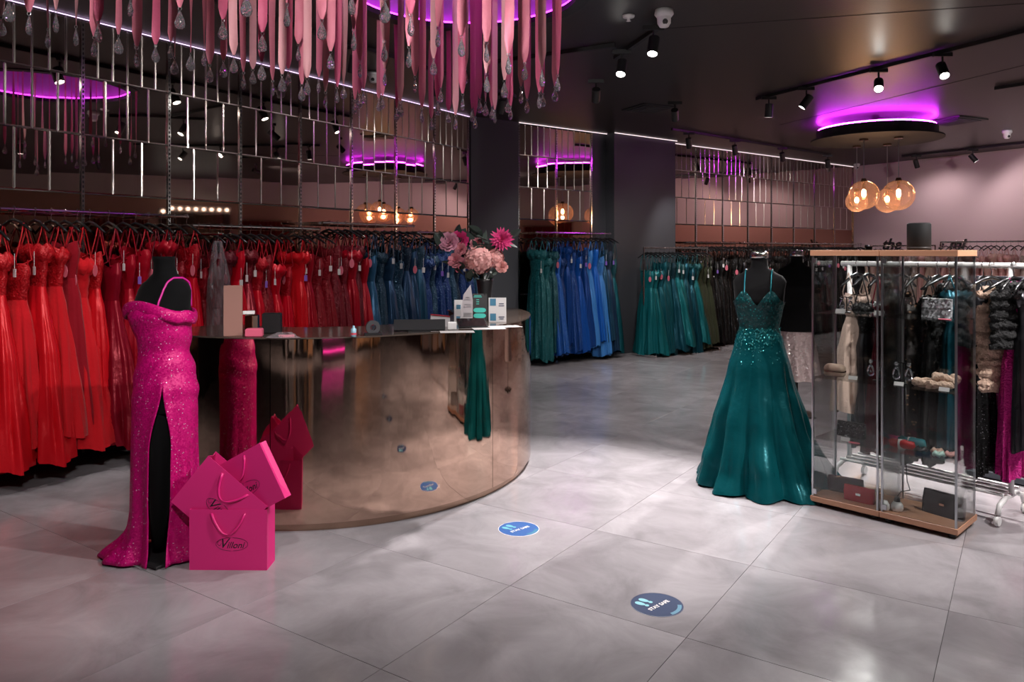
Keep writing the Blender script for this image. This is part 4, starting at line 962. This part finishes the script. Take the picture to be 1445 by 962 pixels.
mn = thing('monitor', 'low dark computer monitor lying along the desk edge', 'monitor', dpt(592, 468), R(6)); MB().box((0, .03, .038), (.32, .02, .075), rot=(R(-30), 0, 0), bev=.003).build('monitor_shell', M_steel if False else mat('grey monitor shell', (.015, .015, .017), rough=.3), mn); MB().box((0, .02, .004), (.14, .10, .008)).build('monitor_foot', M_black, mn)
pos = thing('card_reader', 'grey card reader stand with a red edge on the desk', 'card reader', dpt(621, 460), R(10)); MB().add([(-.065, -.04, 0), (.065, -.04, 0), (.065, .05, 0), (-.065, .05, 0), (-.065, -.02, .075), (.065, -.02, .06), (.065, .02, .06), (-.065, .02, .075)], [(3, 2, 1, 0), (4, 5, 6, 7), (0, 1, 5, 4), (1, 2, 6, 5), (2, 3, 7, 6), (3, 0, 4, 7)]).build('reader_body', mat('grey plastic', (.30, .28, .29), rough=.4), pos); MB().box((0, 0, .072), (.13, .05, .006), rot=(0, R(6.5), 0)).build('reader_lid', mat('red lid', (.25, .01, .02), rough=.4), pos)
sb = thing('sanitiser_bottle', 'small clear bottle with blue and red labels on the desk', 'bottle', dpt(499, 475)); MB().lathe([(.001, 0), (.016, 0), (.016, .045), (.006, .055), (.006, .065), (.001, .065)], 16).build('bottle_body', mat('pale blue plastic', (.25, .45, .55), rough=.3), sb, smooth=True); MB().lathe([(.0165, .012), (.0165, .024)], 16).build('label', mat('red label', (.5, .05, .08), rough=.5), sb)
td = thing('tape_dispenser', 'dark round tape dispenser on the desk', 'dispenser', dpt(526, 473), R(20)); MB().lathe([(.018, -.015), (.042, -.015), (.042, .015), (.018, .015), (.018, -.015)], 24, c=(0, 0, .048), axis=(0, 1, 0)).build('tape_roll', mat('dark grey roll', (.05, .05, .055), rough=.35), td, smooth=False); MB().box((0, 0, .008), (.10, .04, .016)).build('dispenser_base', M_black, td)
dbox('cardboard_folder', 'upright brown cardboard folder with a grey edge on the desk', 'folder', 329, 474, (.105, .02, .30), mat('brown card', (.30, .15, .12), rough=.7), 12)
dbox('gift_box', 'gold striped box on the desk behind the pink card box', 'box', 356, 470, (.075, .05, .115), M_bronze, 5); dbox('folded_paper', 'crumpled white paper lying on the gold box', 'paper', 351, 470, (.07, .05, .02), M_paper, 15, .117)
dbox('display_box', 'black open box behind the pink card box', 'box', 384, 470, (.11, .05, .125), M_black, 4)
pb = dbox('card_stack', 'pink card box with black ends on the desk', 'box', 359, 475, (.095, .05, .05), mat('pink box card', (.62, .10, .18), rough=.5), 6)
dbox('pink_card', 'loose pink card lying next to the clear bag', 'card', 404, 474, (.09, .06, .006), M_pinktag, 20)
cb = thing('plastic_bag', 'crumpled clear plastic bag on the desk', 'bag', dpt(400, 477)); rr = random.Random(4)
MB().rings([[((.10 - .02 * j) * math.cos(a) + rr.gauss(0, .006), (.035 - .008 * j) * math.sin(a) + rr.gauss(0, .004), .004 + .010 * j) for a in [2 * math.pi * k / 20 for k in range(20)]] for j in range(4)], cap=True).build('film', M_poly, cb)
W1o = Wall((W1.pt(0, .62).x, W1.pt(0, .62).y), 32.5)
fa = thing('wall_hook', 'long chrome wall hook holding the clear garment cover', 'hook', W1.pt(W1o.s_at(308), 0, 1.78), W1.rz)
MB().tube([(0, -.03, 0), (0, -.68, 0)], .010, 8).build('arm_tube', M_chrome, fa); MB().box((0, -.022, 0), (.03, .012, .08)).build('wall_plate', M_chrome, fa)
mo = thing('garment_cover', 'gown in a clear plastic garment cover hanging above the desk end', 'garment cover', W1o.pt(W1o.s_at(308), 0, 1.78), rz1 + R(-35))
for v in (0,):
    rr = random.Random(8); rings = []
    for j in range(16):
        q = j / 15; z = -.06 - .95 * q; rx = .03 + .15 * min(1, q * 3.2); ry = .03 + .05 * min(1, q * 3)
        rings.append([(rx * math.cos(a) * (1 + .10 * math.sin(7 * a + j)) + rr.gauss(0, .004), ry * math.sin(a) * (1 + .2 * math.sin(5 * a + j * .7)), z) for a in [2 * math.pi * k / 32 for k in range(32)]])
    MB().rings(rings).build('film', M_poly, mo, smooth=False)
link('shoulder_bar', bar_me, mo, scale=(.75, 1, 1)); link('hook', hook_me, mo)
g_ = GOWNS['sheath'][1]; link('bodice', g_['bodice'], mo, m=FAM['wine red'][0][2], scale=(.8, .8, 1)); link('skirt', g_['skirt'], mo, m=FAM['wine red'][0][2], scale=(.8, .8, .9))
# chair behind the desk
ch = thing('office_chair', 'black office chair with a curved back behind the desk', 'chair', (-1.45, 5.75, 0), R(10))
rings = []
for j in range(9):
    z = .62 + .46 * j / 8; w = .24 * math.sqrt(max(.02, 1 - ((j - 3.4) / 5.2) ** 4))
    rings.append([(w * math.cos(a), -.2 + .05 * (math.cos(a) ** 2) + .03 * math.sin(a), z) for a in [2 * math.pi * k / 24 for k in range(24)]])
MB().rings(rings, cap=True).build('backrest', M_black, ch, smooth=True); MB().box((0, .03, .5), (.46, .45, .08), bev=.03).build('seat', M_black, ch); MB().tube([(0, .03, .1), (0, .03, .47)], .025, 12).build('gas_lift', M_blackm, ch); MB().box((0, -.2, .56), (.06, .02, .2)).build('back_support', M_blackm, ch)
for k in range(5): 
    a = R(72 * k); lg = MB().tube([(0, .03, .1), (.26 * math.cos(a), .03 + .26 * math.sin(a), .06)], [.022, .014], 8); o = lg.build('leg', M_blackm, ch); MB().lathe([(.001, -.015), (.028, -.015), (.028, .015), (.001, .015)], 12, c=(.26 * math.cos(a), .03 + .26 * math.sin(a), .028), axis=(math.sin(a), -math.cos(a), 0)).build('castor', M_black, o)

# ------------------------------------------------------------------ two glass display cabinets
PL, PR = fl(1143, 712), fl(1352, 763)
cu = (PR - PL).normalized(); cw = Vector((-cu.y, cu.x, 0)); crz = math.atan2(cu.y, cu.x); CWd = (PR - PL).length / 2; CD = .37; CHt = 1.64
def cab_pt(x, y, z): return PL + cu * x + cw * y + Vector((0, 0, z))
SH = [1.235, .822, .432]
for k in range(2):
    c = PL + cu * CWd * (k + .5) + cw * CD / 2
    t = thing('display_cabinet', ['tall glass display cabinet with wooden base nearer the teal gown', 'tall glass display cabinet with wooden base below the black speaker'][k], 'cabinet', c, crz)
    w, d = CWd - .003, CD
    MB().box((0, 0, .045), (w, d, .035), bev=.002).build('base_board', M_wood, t)
    for sx in (-1, 1):
        for sy in (-1, 1): MB().lathe([(.001, 0), (.02, 0), (.02, .028), (.001, .028)], 12, c=(sx * (w / 2 - .04), sy * (d / 2 - .04), 0)).build('foot', M_blackm, t)
    MB().box((0, 0, CHt - .018), (w, d, .036), bev=.002).build('top_board', M_wood, t)
    z0, z1 = .063, CHt - .036; zc, hh = (z0 + z1) / 2, z1 - z0
    for sx in (-1, 1): MB().box((sx * (w / 2 - .006), 0, zc), (.004, d - .03, hh)).build('side_glass', M_glass, t)
    MB().box((0, d / 2 - .006, zc), (w - .03, .004, hh)).build('back_glass', M_glass, t)
    dr = MB().box((0, -d / 2 + .006, zc), (w - .03, .004, hh)).build('glass_door', M_glass, t)
    for z in (z0 + .03, z1 - .03): MB().box((-w / 2 + .025, -d / 2 + .006, z), (.03, .012, .03)).build('hinge', M_steel, dr)
    for sx in (-1, 1):
        for sy in (-1, 1): MB().box((sx * (w / 2 - .012), sy * (d / 2 - .012), zc), (.011, .011, hh)).build('corner_post', M_steel, t)
    for z in SH:
        MB().box((0, 0, z), (w - .03, d - .03, .005)).build('glass_shelf', M_glass, t)
        for sx in (-1, 1):
            for sy in (-1, 1): MB().box((sx * (w / 2 - .02), sy * (d / 2 - .02), z - .006), (.014, .014, .006)).build('shelf_clip', M_chrome, t)
sp = thing('speaker', 'black cylindrical speaker standing on top of the glass cabinet', 'speaker', cab_pt(.60, .16, CHt))
MB().lathe([(.001, 0), (.06, 0), (.066, .008), (.066, .155), (.060, .163), (.001, .165)], 32).build('speaker_body', mat('black speaker mesh', (.006, .006, .0065), rough=.7, spec=.2), sp, smooth=True); MB().lathe([(.0665, .01), (.0675, .012), (.0675, .016), (.0665, .018)], 32).build('base_ring', M_blackm, sp)
# things inside the cabinets: (x along both fronts, y depth, shelf z)
def clutch(name, label, x, y, z, size, m, rz=0, lean=0, clasp=None, cat='handbag'):
    t = thing(name, label, cat, cab_pt(x, y, z), crz + R(rz)); w, d, h = size; rings = []
    for j in range(9):
        q = j / 8; dd = d / 2 * (1 - .55 * q ** 1.5); ww = w / 2 * (1 - .05 * abs(q - .5)); rings.append([(ww * math.copysign(abs(math.cos(a)) ** .35, math.cos(a)), dd * math.copysign(abs(math.sin(a)) ** .6, math.sin(a)) + lean * q * h, h * q) for a in [2 * math.pi * k / 28 for k in range(28)]])
    MB().rings(rings, cap=True).build('bag_body', m, t, smooth=False)
    MB().rings([[(p[0] * 1.01, p[1] * 1.06 - .002, p[2]) for p in r_] for r_ in rings[4:]]).build('flap', m, t)
    if clasp: MB().box((0, -d / 2 * .8 + lean * h * .5, h * .5), (.03, .008, .014)).build('clasp', clasp, t)
    return t
zb = .063
clutch('clutch_bag', 'large black leather clutch leaning on the cabinet base', .72, .20, zb, (.25, .06, .13), mat('black leather', (.012, .012, .013), rough=.35), -12, .15, M_bronze_d)
clutch('clutch_bag', 'glossy red crocodile clutch on the cabinet base', .27, .10, zb, (.19, .045, .09), satin('red croc', (.42, .01, .02), .2), 0, .1, M_chrome)
clutch('clutch_bag', 'black box bag with a purple sheen behind the red clutch', .13, .24, zb, (.22, .09, .09), mat('plum black leather', (.018, .006, .014), rough=.25), 8, 0, None)
clutch('clutch_bag', 'black sequinned clutch on the lowest glass shelf', .18, .20, SH[2] + .003, (.19, .045, .095), sequin('black sequin', (.012, .012, .013), (.6, .6, .62), 110, .5, .15), -6, .1, None)
clutch('clutch_bag', 'silver crystal clutch sparkling on the upper shelf', .70, .15, SH[0] + .003, (.17, .05, .115), sequin('silver crystal', (.30, .30, .32), (.9, .92, 1.0), 90, .6, .3), -5, .1, None)
t = thing('clutch_bag', 'rounded beige hard-shell clutch on the middle shelf', 'handbag', cab_pt(.10, .14, SH[1] + .003), crz); M_bei = mat('beige satin shell', (.62, .42, .33), rough=.3)
for (z0, zs) in ((.005, 1), (.035, 1)): MB().rings([[((.065 - .02 * q ** 2) * math.copysign(abs(math.cos(a)) ** .5, math.cos(a)), (.04 - .012 * q ** 2) * math.copysign(abs(math.sin(a)) ** .6, math.sin(a)), z0 + (q * .028 + .014)) for a in [2 * math.pi * k / 28 for k in range(28)]] for q in [-.6, -.3, 0, .3, .6, .9, 1.0]], cap=True).build('shell_half', M_bei, t, smooth=True)
MB().rings([[(.067 * math.copysign(abs(math.cos(a)) ** .5, math.cos(a)), .042 * math.copysign(abs(math.sin(a)) ** .6, math.sin(a)), z) for a in [2 * math.pi * k / 28 for k in range(28)]] for z in (.030, .036)]).build('metal_band', M_bronze_d, t)
earr_stone = mat('crystal stones', (.75, .75, .80), metal=.9, rough=.12)
def earrings(x, y, z, label, s=1):
    t = thing('earrings', label, 'earrings', cab_pt(x, y, z), crz)
    MB().box((0, .01, .05 * s), (.006, .006, .10 * s)).build('stand_stem', M_black, t); MB().box((0, .01, .10 * s), (.07 * s, .005, .005)).build('stand_bar', M_black, t); MB().lathe([(.001, 0), (.025, 0), (.025, .006), (.001, .006)], 16, c=(0, .01, 0)).build('stand_foot', M_black, t)
    for sx in (-1, 1):
        mb = MB(); x0 = sx * .027 * s; mb.lathe([(.001, .012), (.012, .006), (.012, -.006), (.001, -.012)], 6, c=(x0, 0, .095 * s), axis=(0, 1, 0))
        pts = [(x0 + .014 * s * math.sin(a) * (1 - .35 * math.cos(a)), 0, (.055 - .026 * math.cos(a)) * s * -1 + .105 * s) for a in [2 * math.pi * k / 14 for k in range(15)]]
        mb.tube(pts, .005 * s, 6); mb.lathe([(.001, .008), (.007, 0), (.001, -.008)], 6, c=(x0, 0, .045 * s), axis=(0, 1, 0)); mb.build('earring', earr_stone, t)
earrings(.165, .16, SH[0] + .003, 'pair of crystal earrings on the upper shelf near the teal gown'); earrings(.36, .14, SH[1] + .003, 'pair of crystal drop earrings on the middle shelf beside the cabinet joint', 1.25); earrings(.52, .12, SH[1] + .003, 'pair of large crystal earrings on the middle shelf by the fur headbands', 1.3)
M_fur, nt, b = nodes('cream fur'); b.inputs['Base Color'].default_value = (.72, .50, .38, 1); setp(b, rough=.95, sheen=.3); noise_bump(nt, b, 60, .9)
def furry(rings, rr, amp):
    return [[(p[0] + rr.gauss(0, amp), p[1] + rr.gauss(0, amp), p[2] + rr.gauss(0, amp)) for p in r_] for r_ in rings]
for k, (x, y, s, lab) in enumerate(((.68, .15, 1.0, 'cream fur headband lying on the middle shelf'), (.74, .18, .6, 'twisted cream fur band on top of the headband'))):
    t = thing('fur_band', lab, 'headband', cab_pt(x, y, SH[1] + .028 + .03 * k), crz); rr = random.Random(k); pts = [(.095 * s * math.cos(a), .06 * s * math.sin(a), .012 * math.sin(3 * a) * k) for a in [2 * math.pi * q / 28 for q in range(29)]]
    mb = MB().tube(pts, [.022 * (1 + .15 * math.sin(q * 2.1)) for q in range(29)], 10, cap=False); 
    for v in mb.v: v += Vector((rr.gauss(0, .002), rr.gauss(0, .002), rr.gauss(0, .002)))
    mb.build('fur_roll', M_fur, t, smooth=True); MB().box((.0, -.06 * s, .0), (.02, .05, .046)).build('seam_band', M_fur, t)
def roll(label, x, y, z, m, r_=.022, L_=.13, rz=0, band=True):
    t = thing('rolled_scarf', label, 'scarf', cab_pt(x, y, z + r_), crz + R(rz)); rr = random.Random(int(x * 99)); mb = MB().tube([(-L_ / 2 + L_ * q / 8, .006 * math.sin(q), .003 * math.sin(q * 1.7)) for q in range(9)], [r_ * (1 + .22 * rr.random()) * (.7 if q in (0, 8) else 1) for q in range(9)], 12)
    mb.build('rolled_cloth', m, t, smooth=True)
    if band: MB().lathe([(r_ * 1.22, -.02), (r_ * 1.22, .02)], 16, axis=(1, 0, 0)).build('paper_band', M_paper, t)
roll('bright red rolled scarf with a white paper band on the lowest shelf', .51, .14, SH[2] + .003, mat('red cloth', (.55, .01, .015), rough=.5), .024, .14, 10); roll('turquoise rolled scarf with a white paper band behind the red one', .54, .22, SH[2] + .003, mat('turquoise cloth', (.01, .20, .24), rough=.5), .026, .15, 8); roll('magenta rolled scarf on the lowest shelf', .45, .25, SH[2] + .003, M_hand, .022, .08, 30, False)
for k, (x, y, m, lab) in enumerate(((.62, .13, M_black, 'black scrunchie on the lowest shelf'), (.70, .16, M_bei, 'beige scrunchie on the lowest shelf'), (.78, .13, M_pale, 'blush scrunchie on the lowest shelf'), (.73, .09, mat('mint cloth', (.5, .72, .65), rough=.6), 'mint scrunchie on the lowest shelf'))):
    t = tag(MB().tube([(.026 * math.cos(a), .02 * math.sin(a), .004 * math.sin(4 * a)) for a in [2 * math.pi * q / 20 for q in range(21)]], [.011 + .003 * math.sin(q * 2.4) for q in range(21)], 8, cap=False).build('scrunchie', m, smooth=True), lab, 'hair tie'); t.location = cab_pt(x, y, SH[2] + .018)
for k, (x, y, dz, lab) in enumerate(((.17, .06, .0, 'white price card below the crystal earrings'), (.40, .08, 0, 'white price card on the upper shelf below the silver clutch'))):
    o = MB().box((0, 0, .015), (.06, .004, .03), rot=(R(-20), 0, 0)).build('price_card', M_paper); o.location = cab_pt(x + .0, y, SH[0] + .003); o.rotation_euler = (0, 0, crz); tag(o, lab, 'card')
for (x, y, z, lab) in ((.24, .08, SH[1], 'white price card beside the beige clutch'), (.52, .06, SH[1], 'white price card under the large earrings'), (.77, .05, SH[1], 'white price card at the fur headband'), (.20, .06, SH[2], 'white price card below the sequinned clutch')):
    o = MB().box((0, 0, .012), (.055, .003, .024), rot=(R(-25), 0, 0)).build('price_card', M_paper); o.location = cab_pt(x, y, z + .003); o.rotation_euler = (0, 0, crz); tag(o, lab, 'card')
for (x, y, z, lab) in ((.26, .05, SH[2], 'pink oval tag lying before the sequinned clutch'), (.77, .06, SH[0], 'pink oval tag lying before the silver clutch')):
    o = MB().prism([(.035 * math.cos(a), .02 * math.sin(a)) for a in [2 * math.pi * k / 24 for k in range(24)]], 0, .003).build('oval_tag', M_pinktag); o.location = cab_pt(x, y, z + .004); o.rotation_euler = (0, 0, crz); tag(o, lab, 'tag')
for (x, y, s, rz_, lab) in ((.50, .09, 1.0, 0, 'white bulb-shaped lamp with a black neck on the cabinet base'), (.44, .05, .85, 0, 'white round cap lamp lying before the bulb lamp')):
    t = thing('cabinet_lamp', lab, 'lamp', cab_pt(x, y, zb), crz); MB().lathe([(.001, 0), (.030 * s, 0), (.036 * s, .012), (.034 * s, .035), (.022 * s, .055), (.001, .06)], 20).build('lamp_dome', M_white, t, smooth=True)
    if s == 1: MB().lathe([(.018, .052), (.016, .075), (.008, .085), (.001, .086)], 16).build('lamp_neck', M_black, t, smooth=True); MB().tube([(0, 0, .085), (.01, .03, .11), (.05, .07, .12), (.02, .11, .16), (0, .14, .30), (.0, .145, .8)], .003, 6).build('power_cord', M_black, t, smooth=True)

# ------------------------------------------------------------------ white wheeled rack behind the cabinets
q1 = fl(1427, 733); q0 = fl(1199, 676); q0.z = q1.z = 0; rd = (q1 - q0); rl = rd.length; rd.normalize(); rrz = math.atan2(rd.y, rd.x); rc_ = (q0 + q1) / 2; rn = Vector((-rd.y, rd.x, 0))
wr = thing('clothes_rack', 'white wheeled clothes rack behind the glass cabinets', 'clothes rack', rc_, rrz); hl = rl / 2; RZ = 1.545
MB().tube([(-hl - .06, 0, RZ), (hl + .45, 0, RZ)], .018, 12).build('top_rail', M_white, wr, smooth=True)
for sx in (-1, 1):
    MB().tube([(sx * hl, 0, .14), (sx * hl, 0, RZ)], .016, 12).build('upright', M_white, wr, smooth=True)
    MB().tube([(sx * hl, -.20, .07), (sx * hl, -.17, .12), (sx * hl, -.08, .15), (sx * hl, .08, .15), (sx * hl, .17, .12), (sx * hl, .20, .07)], .016, 10).build('curved_foot', M_white, wr, smooth=True)
    for sy in (-1, 1): MB().lathe([(.001, -.012), (.028, -.012), (.032, 0), (.028, .012), (.001, .012)], 16, c=(sx * hl, sy * .20, .033), axis=(1, 0, 0)).build('castor', M_white, wr)
for k in range(4): MB().tube([(-hl, -.12 + .08 * k, .17), (hl, -.12 + .08 * k, .17)], .010, 8).build('shelf_bar', M_white, wr)
def on_rack(s): return rc_ + rd * s + Vector((0, 0, RZ))
def rack_gown(s, kind, mB, mS, label, scale, tagk=None, strap=True):
    rr = random.Random(int(s * 1000)); gown(on_rack(s), rrz + R(90 + rr.gauss(0, 6)), kind, mB, mS, label, None, tagk, rr, scale, strap); hanger(on_rack(s), rrz + R(90), 'black hanger on the white wheeled rack', 'hangers on the white wheeled rack')
M_lace = sequin('bronze striped lace', (.016, .012, .012), (.55, .33, .22), 40, .2, .16); v = FAM['black'][0]
for s, k, mB, mS, lab, sc in ((-.46, 'aline', FAM['nude'][0][2], FAM['nude'][0][1], 'pale floral gown on the white rack, closest to the teal gown', (.9, .9, 0.594)), (-.38, 'sheath', v[2], v[0], 'black fitted gown with lacing on the white rack', (.8, .9, 0.720)), (-.27, 'aline', FAM['wine red'][0][0], FAM['wine red'][0][1], 'wine red gown between black gowns on the white rack', (.7, .8, 0.738)), (-.15, 'sheath', M_lace, M_lace, 'black gown with bronze tiger stripes on the white rack', (.95, .9, 0.720)), (-.03, 'sheath', M_lace, M_lace, 'bronze striped lace gown, second of its kind on the white rack', (.95, .9, 0.711)), (.09, 'sheath', v[2], v[1], 'plain black gown hanging beside the bronze striped gowns', (.9, .9, 0.702)), (.2, 'sheath', FAM['teal'][2][0], FAM['teal'][2][0], 'dark green black gown behind the cream fur vest', (.9, .9, 0.648)), (.36, 'sheath', v[0], v[2], 'black sequinned gown beside the cream fur vest', (.75, .8, 0.720))):
    rack_gown(s, k, mB, mS, lab, sc)
M_ruch, nt, b = nodes('magenta ruched cloth'); b.inputs['Base Color'].default_value = (.78, .005, .30, 1); setp(b, rough=.55); noise_bump(nt, b, 55, 1.0)
rack_gown(.53, 'sheath', M_ruch, M_ruch, 'bright magenta ruched gown on the white rack', (.62, .8, .73)); rack_gown(.60, 'sheath', v[0], v[0], 'plain black gown at the rack end beside the magenta gown', (.7, .8, .64))
M_bfur, nt, b = nodes('black fur'); b.inputs['Base Color'].default_value = (.006, .006, .007, 1); setp(b, rough=.8, sheen=.08); noise_bump(nt, b, 60, 1.0)
def fur_vest(s, z0, h, w, d, m, label, dn, bands=True):
    t = thing('fur_vest', label, 'fur vest', on_rack(s) + rn * dn, rrz + R(62)); rr = random.Random(int(h * 100))
    rings = [[(w * (.55 + .45 * min(1, q * 5)) * math.cos(a) * (1 + .05 * math.sin(q * 40)), d * math.sin(a) * (1 + .16 * math.sin(q * 42)), z0 - h * q) for a in [2 * math.pi * k / 40 for k in range(40)]] for q in [i / 44 for i in range(45)]]
    MB().rings(furry(rings, rr, .004), cap=True).build('fur_body', m, t, smooth=True)
    for k in range(9 if bands else 0): 
        zz = z0 - h * (k + .7) / 9.4; MB().rings(furry([[((w + .006 * math.sin(j / 4 * math.pi)) * math.cos(a), (d + .012 * math.sin(j / 4 * math.pi)) * math.sin(a), zz - .022 + .011 * j) for a in [2 * math.pi * q / 40 for q in range(40)]] for j in range(5)], rr, .003)).build('pelt_band', m, t, smooth=True)
    hanger(on_rack(s) + rn * dn, rrz + R(62), 'black hanger holding a fur vest on the white rack', 'hangers holding fur vests')
fur_vest(.42, -.13, .64, .11, .05, M_fur, 'cream fur vest hanging on the white rack', -.03); fur_vest(.54, -.10, .40, .15, .055, M_bfur, 'short black fur jacket hanging above the magenta gown', -.03, False); fur_vest(.17, -.12, .5, .12, .05, M_bfur, 'black fur stole hanging behind the cabinet edge', -.02, False)
# slate frame stand behind the rack
sf = thing('display_stand', 'slate grey metal display stand behind the white rack', 'stand', rc_ + rn * 1.0 + rd * .55, rrz)
M_slate = mat('slate metal', (.06, .07, .085), rough=.45)
MB().box((0, 0, 1.40), (1.25, .04, .10)).build('cross_beam', M_slate, sf)
for sx in (-1, 1): MB().box((sx * .60, 0, .70), (.05, .04, 1.40)).build('upright', M_slate, sf)
MB().box((0, 0, .03), (1.25, .40, .04)).build('base_board', M_slate, sf)
# black half torso form on the corner rack, and the lettering on the pink wall
ft = thing('torso_form', 'small black torso form above the nude gowns in the corner', 'mannequin', at(1226, 352, 13.2) - Vector((0, 0, 1.55)), R(-10)); torso(ft, M_velvet, z_low=1.3); MB().tube([(0, 0, .02), (0, 0, 1.31)], .015, 8).build('stand_pole', M_blackm, ft); MB().lathe([(.001, 0), (.15, 0), (.15, .02), (.001, .02)], 20).build('stand_base', M_blackm, ft)
MB().lathe([(.055, 1.6), (.058, 1.63), (.001, 1.635)], 16).build('neck_cap', M_chrome, ft)
lt = thing('wall_lettering', 'black cut-out script lettering mounted on the pink wall', 'lettering', (0, 0, 0))
def wall_word(txt, px, py, size):
    k = (px - CX) / F; s = (k * WP.P.y - WP.P.x) / (WP.d.x - k * WP.d.y); p = WP.pt(s); z = EYE - (py - YH) * p.y / F
    me = text_mesh(txt, size, .35, .012, .004); o = link('word', me, lt, m=M_black); d = -WP.d if False else WP.d
    o.matrix_world = Matrix.Translation(WP.pt(s, .02, z)) @ Matrix.Rotation(math.atan2(d.y, d.x), 4, 'Z') @ Matrix.Rotation(R(90), 4, 'X')
wall_word('the', 1258, 345, .33); wall_word('s', 1328, 346, .24); wall_word('mi', 1350, 345, .31)
# ------------------------------------------------------------------ far side of the shop, seen in the mirrors
sd = (back_r - pink_end); sl_ = sd.length; sd.normalize(); sn = Vector((sd.y, -sd.x, 0)); srz = math.atan2(sd.y, sd.x)
def side_pt(s, off, z): return pink_end + sd * s + sn * off + Vector((0, 0, z))
M_cur = satin('wine red curtain', (.16, .02, .018), .6)
for k, s in enumerate((1.0, 4.6)):
    t = thing('fitting_room_curtain', ['wine red curtain of the first fitting room', 'wine red curtain of the second fitting room'][k], 'curtain', side_pt(s, .12, 0), srz); nn = 90
    MB().rings([[(-.7 + 1.4 * q / nn, .05 * math.sin(q * .9), z) for q in range(nn + 1)] for z in (.03, 1.2, 2.4)], closed=False).build('curtain_cloth', M_cur, t, smooth=True); MB().tube([(-.75, 0, 2.42), (.75, 0, 2.42)], .015, 8).build('curtain_rail', M_chrome, t)
t = thing('vanity_mirror', 'dark framed vanity mirror edged with round white bulbs', 'mirror', side_pt(2.8, .05, 0), srz); MB().box((0, 0, 1.7), (1.7, .06, 2.0)).build('mirror_frame', M_blackm, t); MB().box((0, .035 if sn.dot(Vector((0, 1, 0))) < -9 else -.035, 1.7), (1.4, .006, 1.7)).build('mirror_glass', M_mirror, t)
for k in range(9): MB().lathe([(.045 * math.sin(math.pi * i / 8) + .0005, -.045 * math.cos(math.pi * i / 8)) for i in range(9)], 12, c=(-.76 + .19 * k, -.07, 2.62)).build('bulb', E_globe, t, smooth=True)
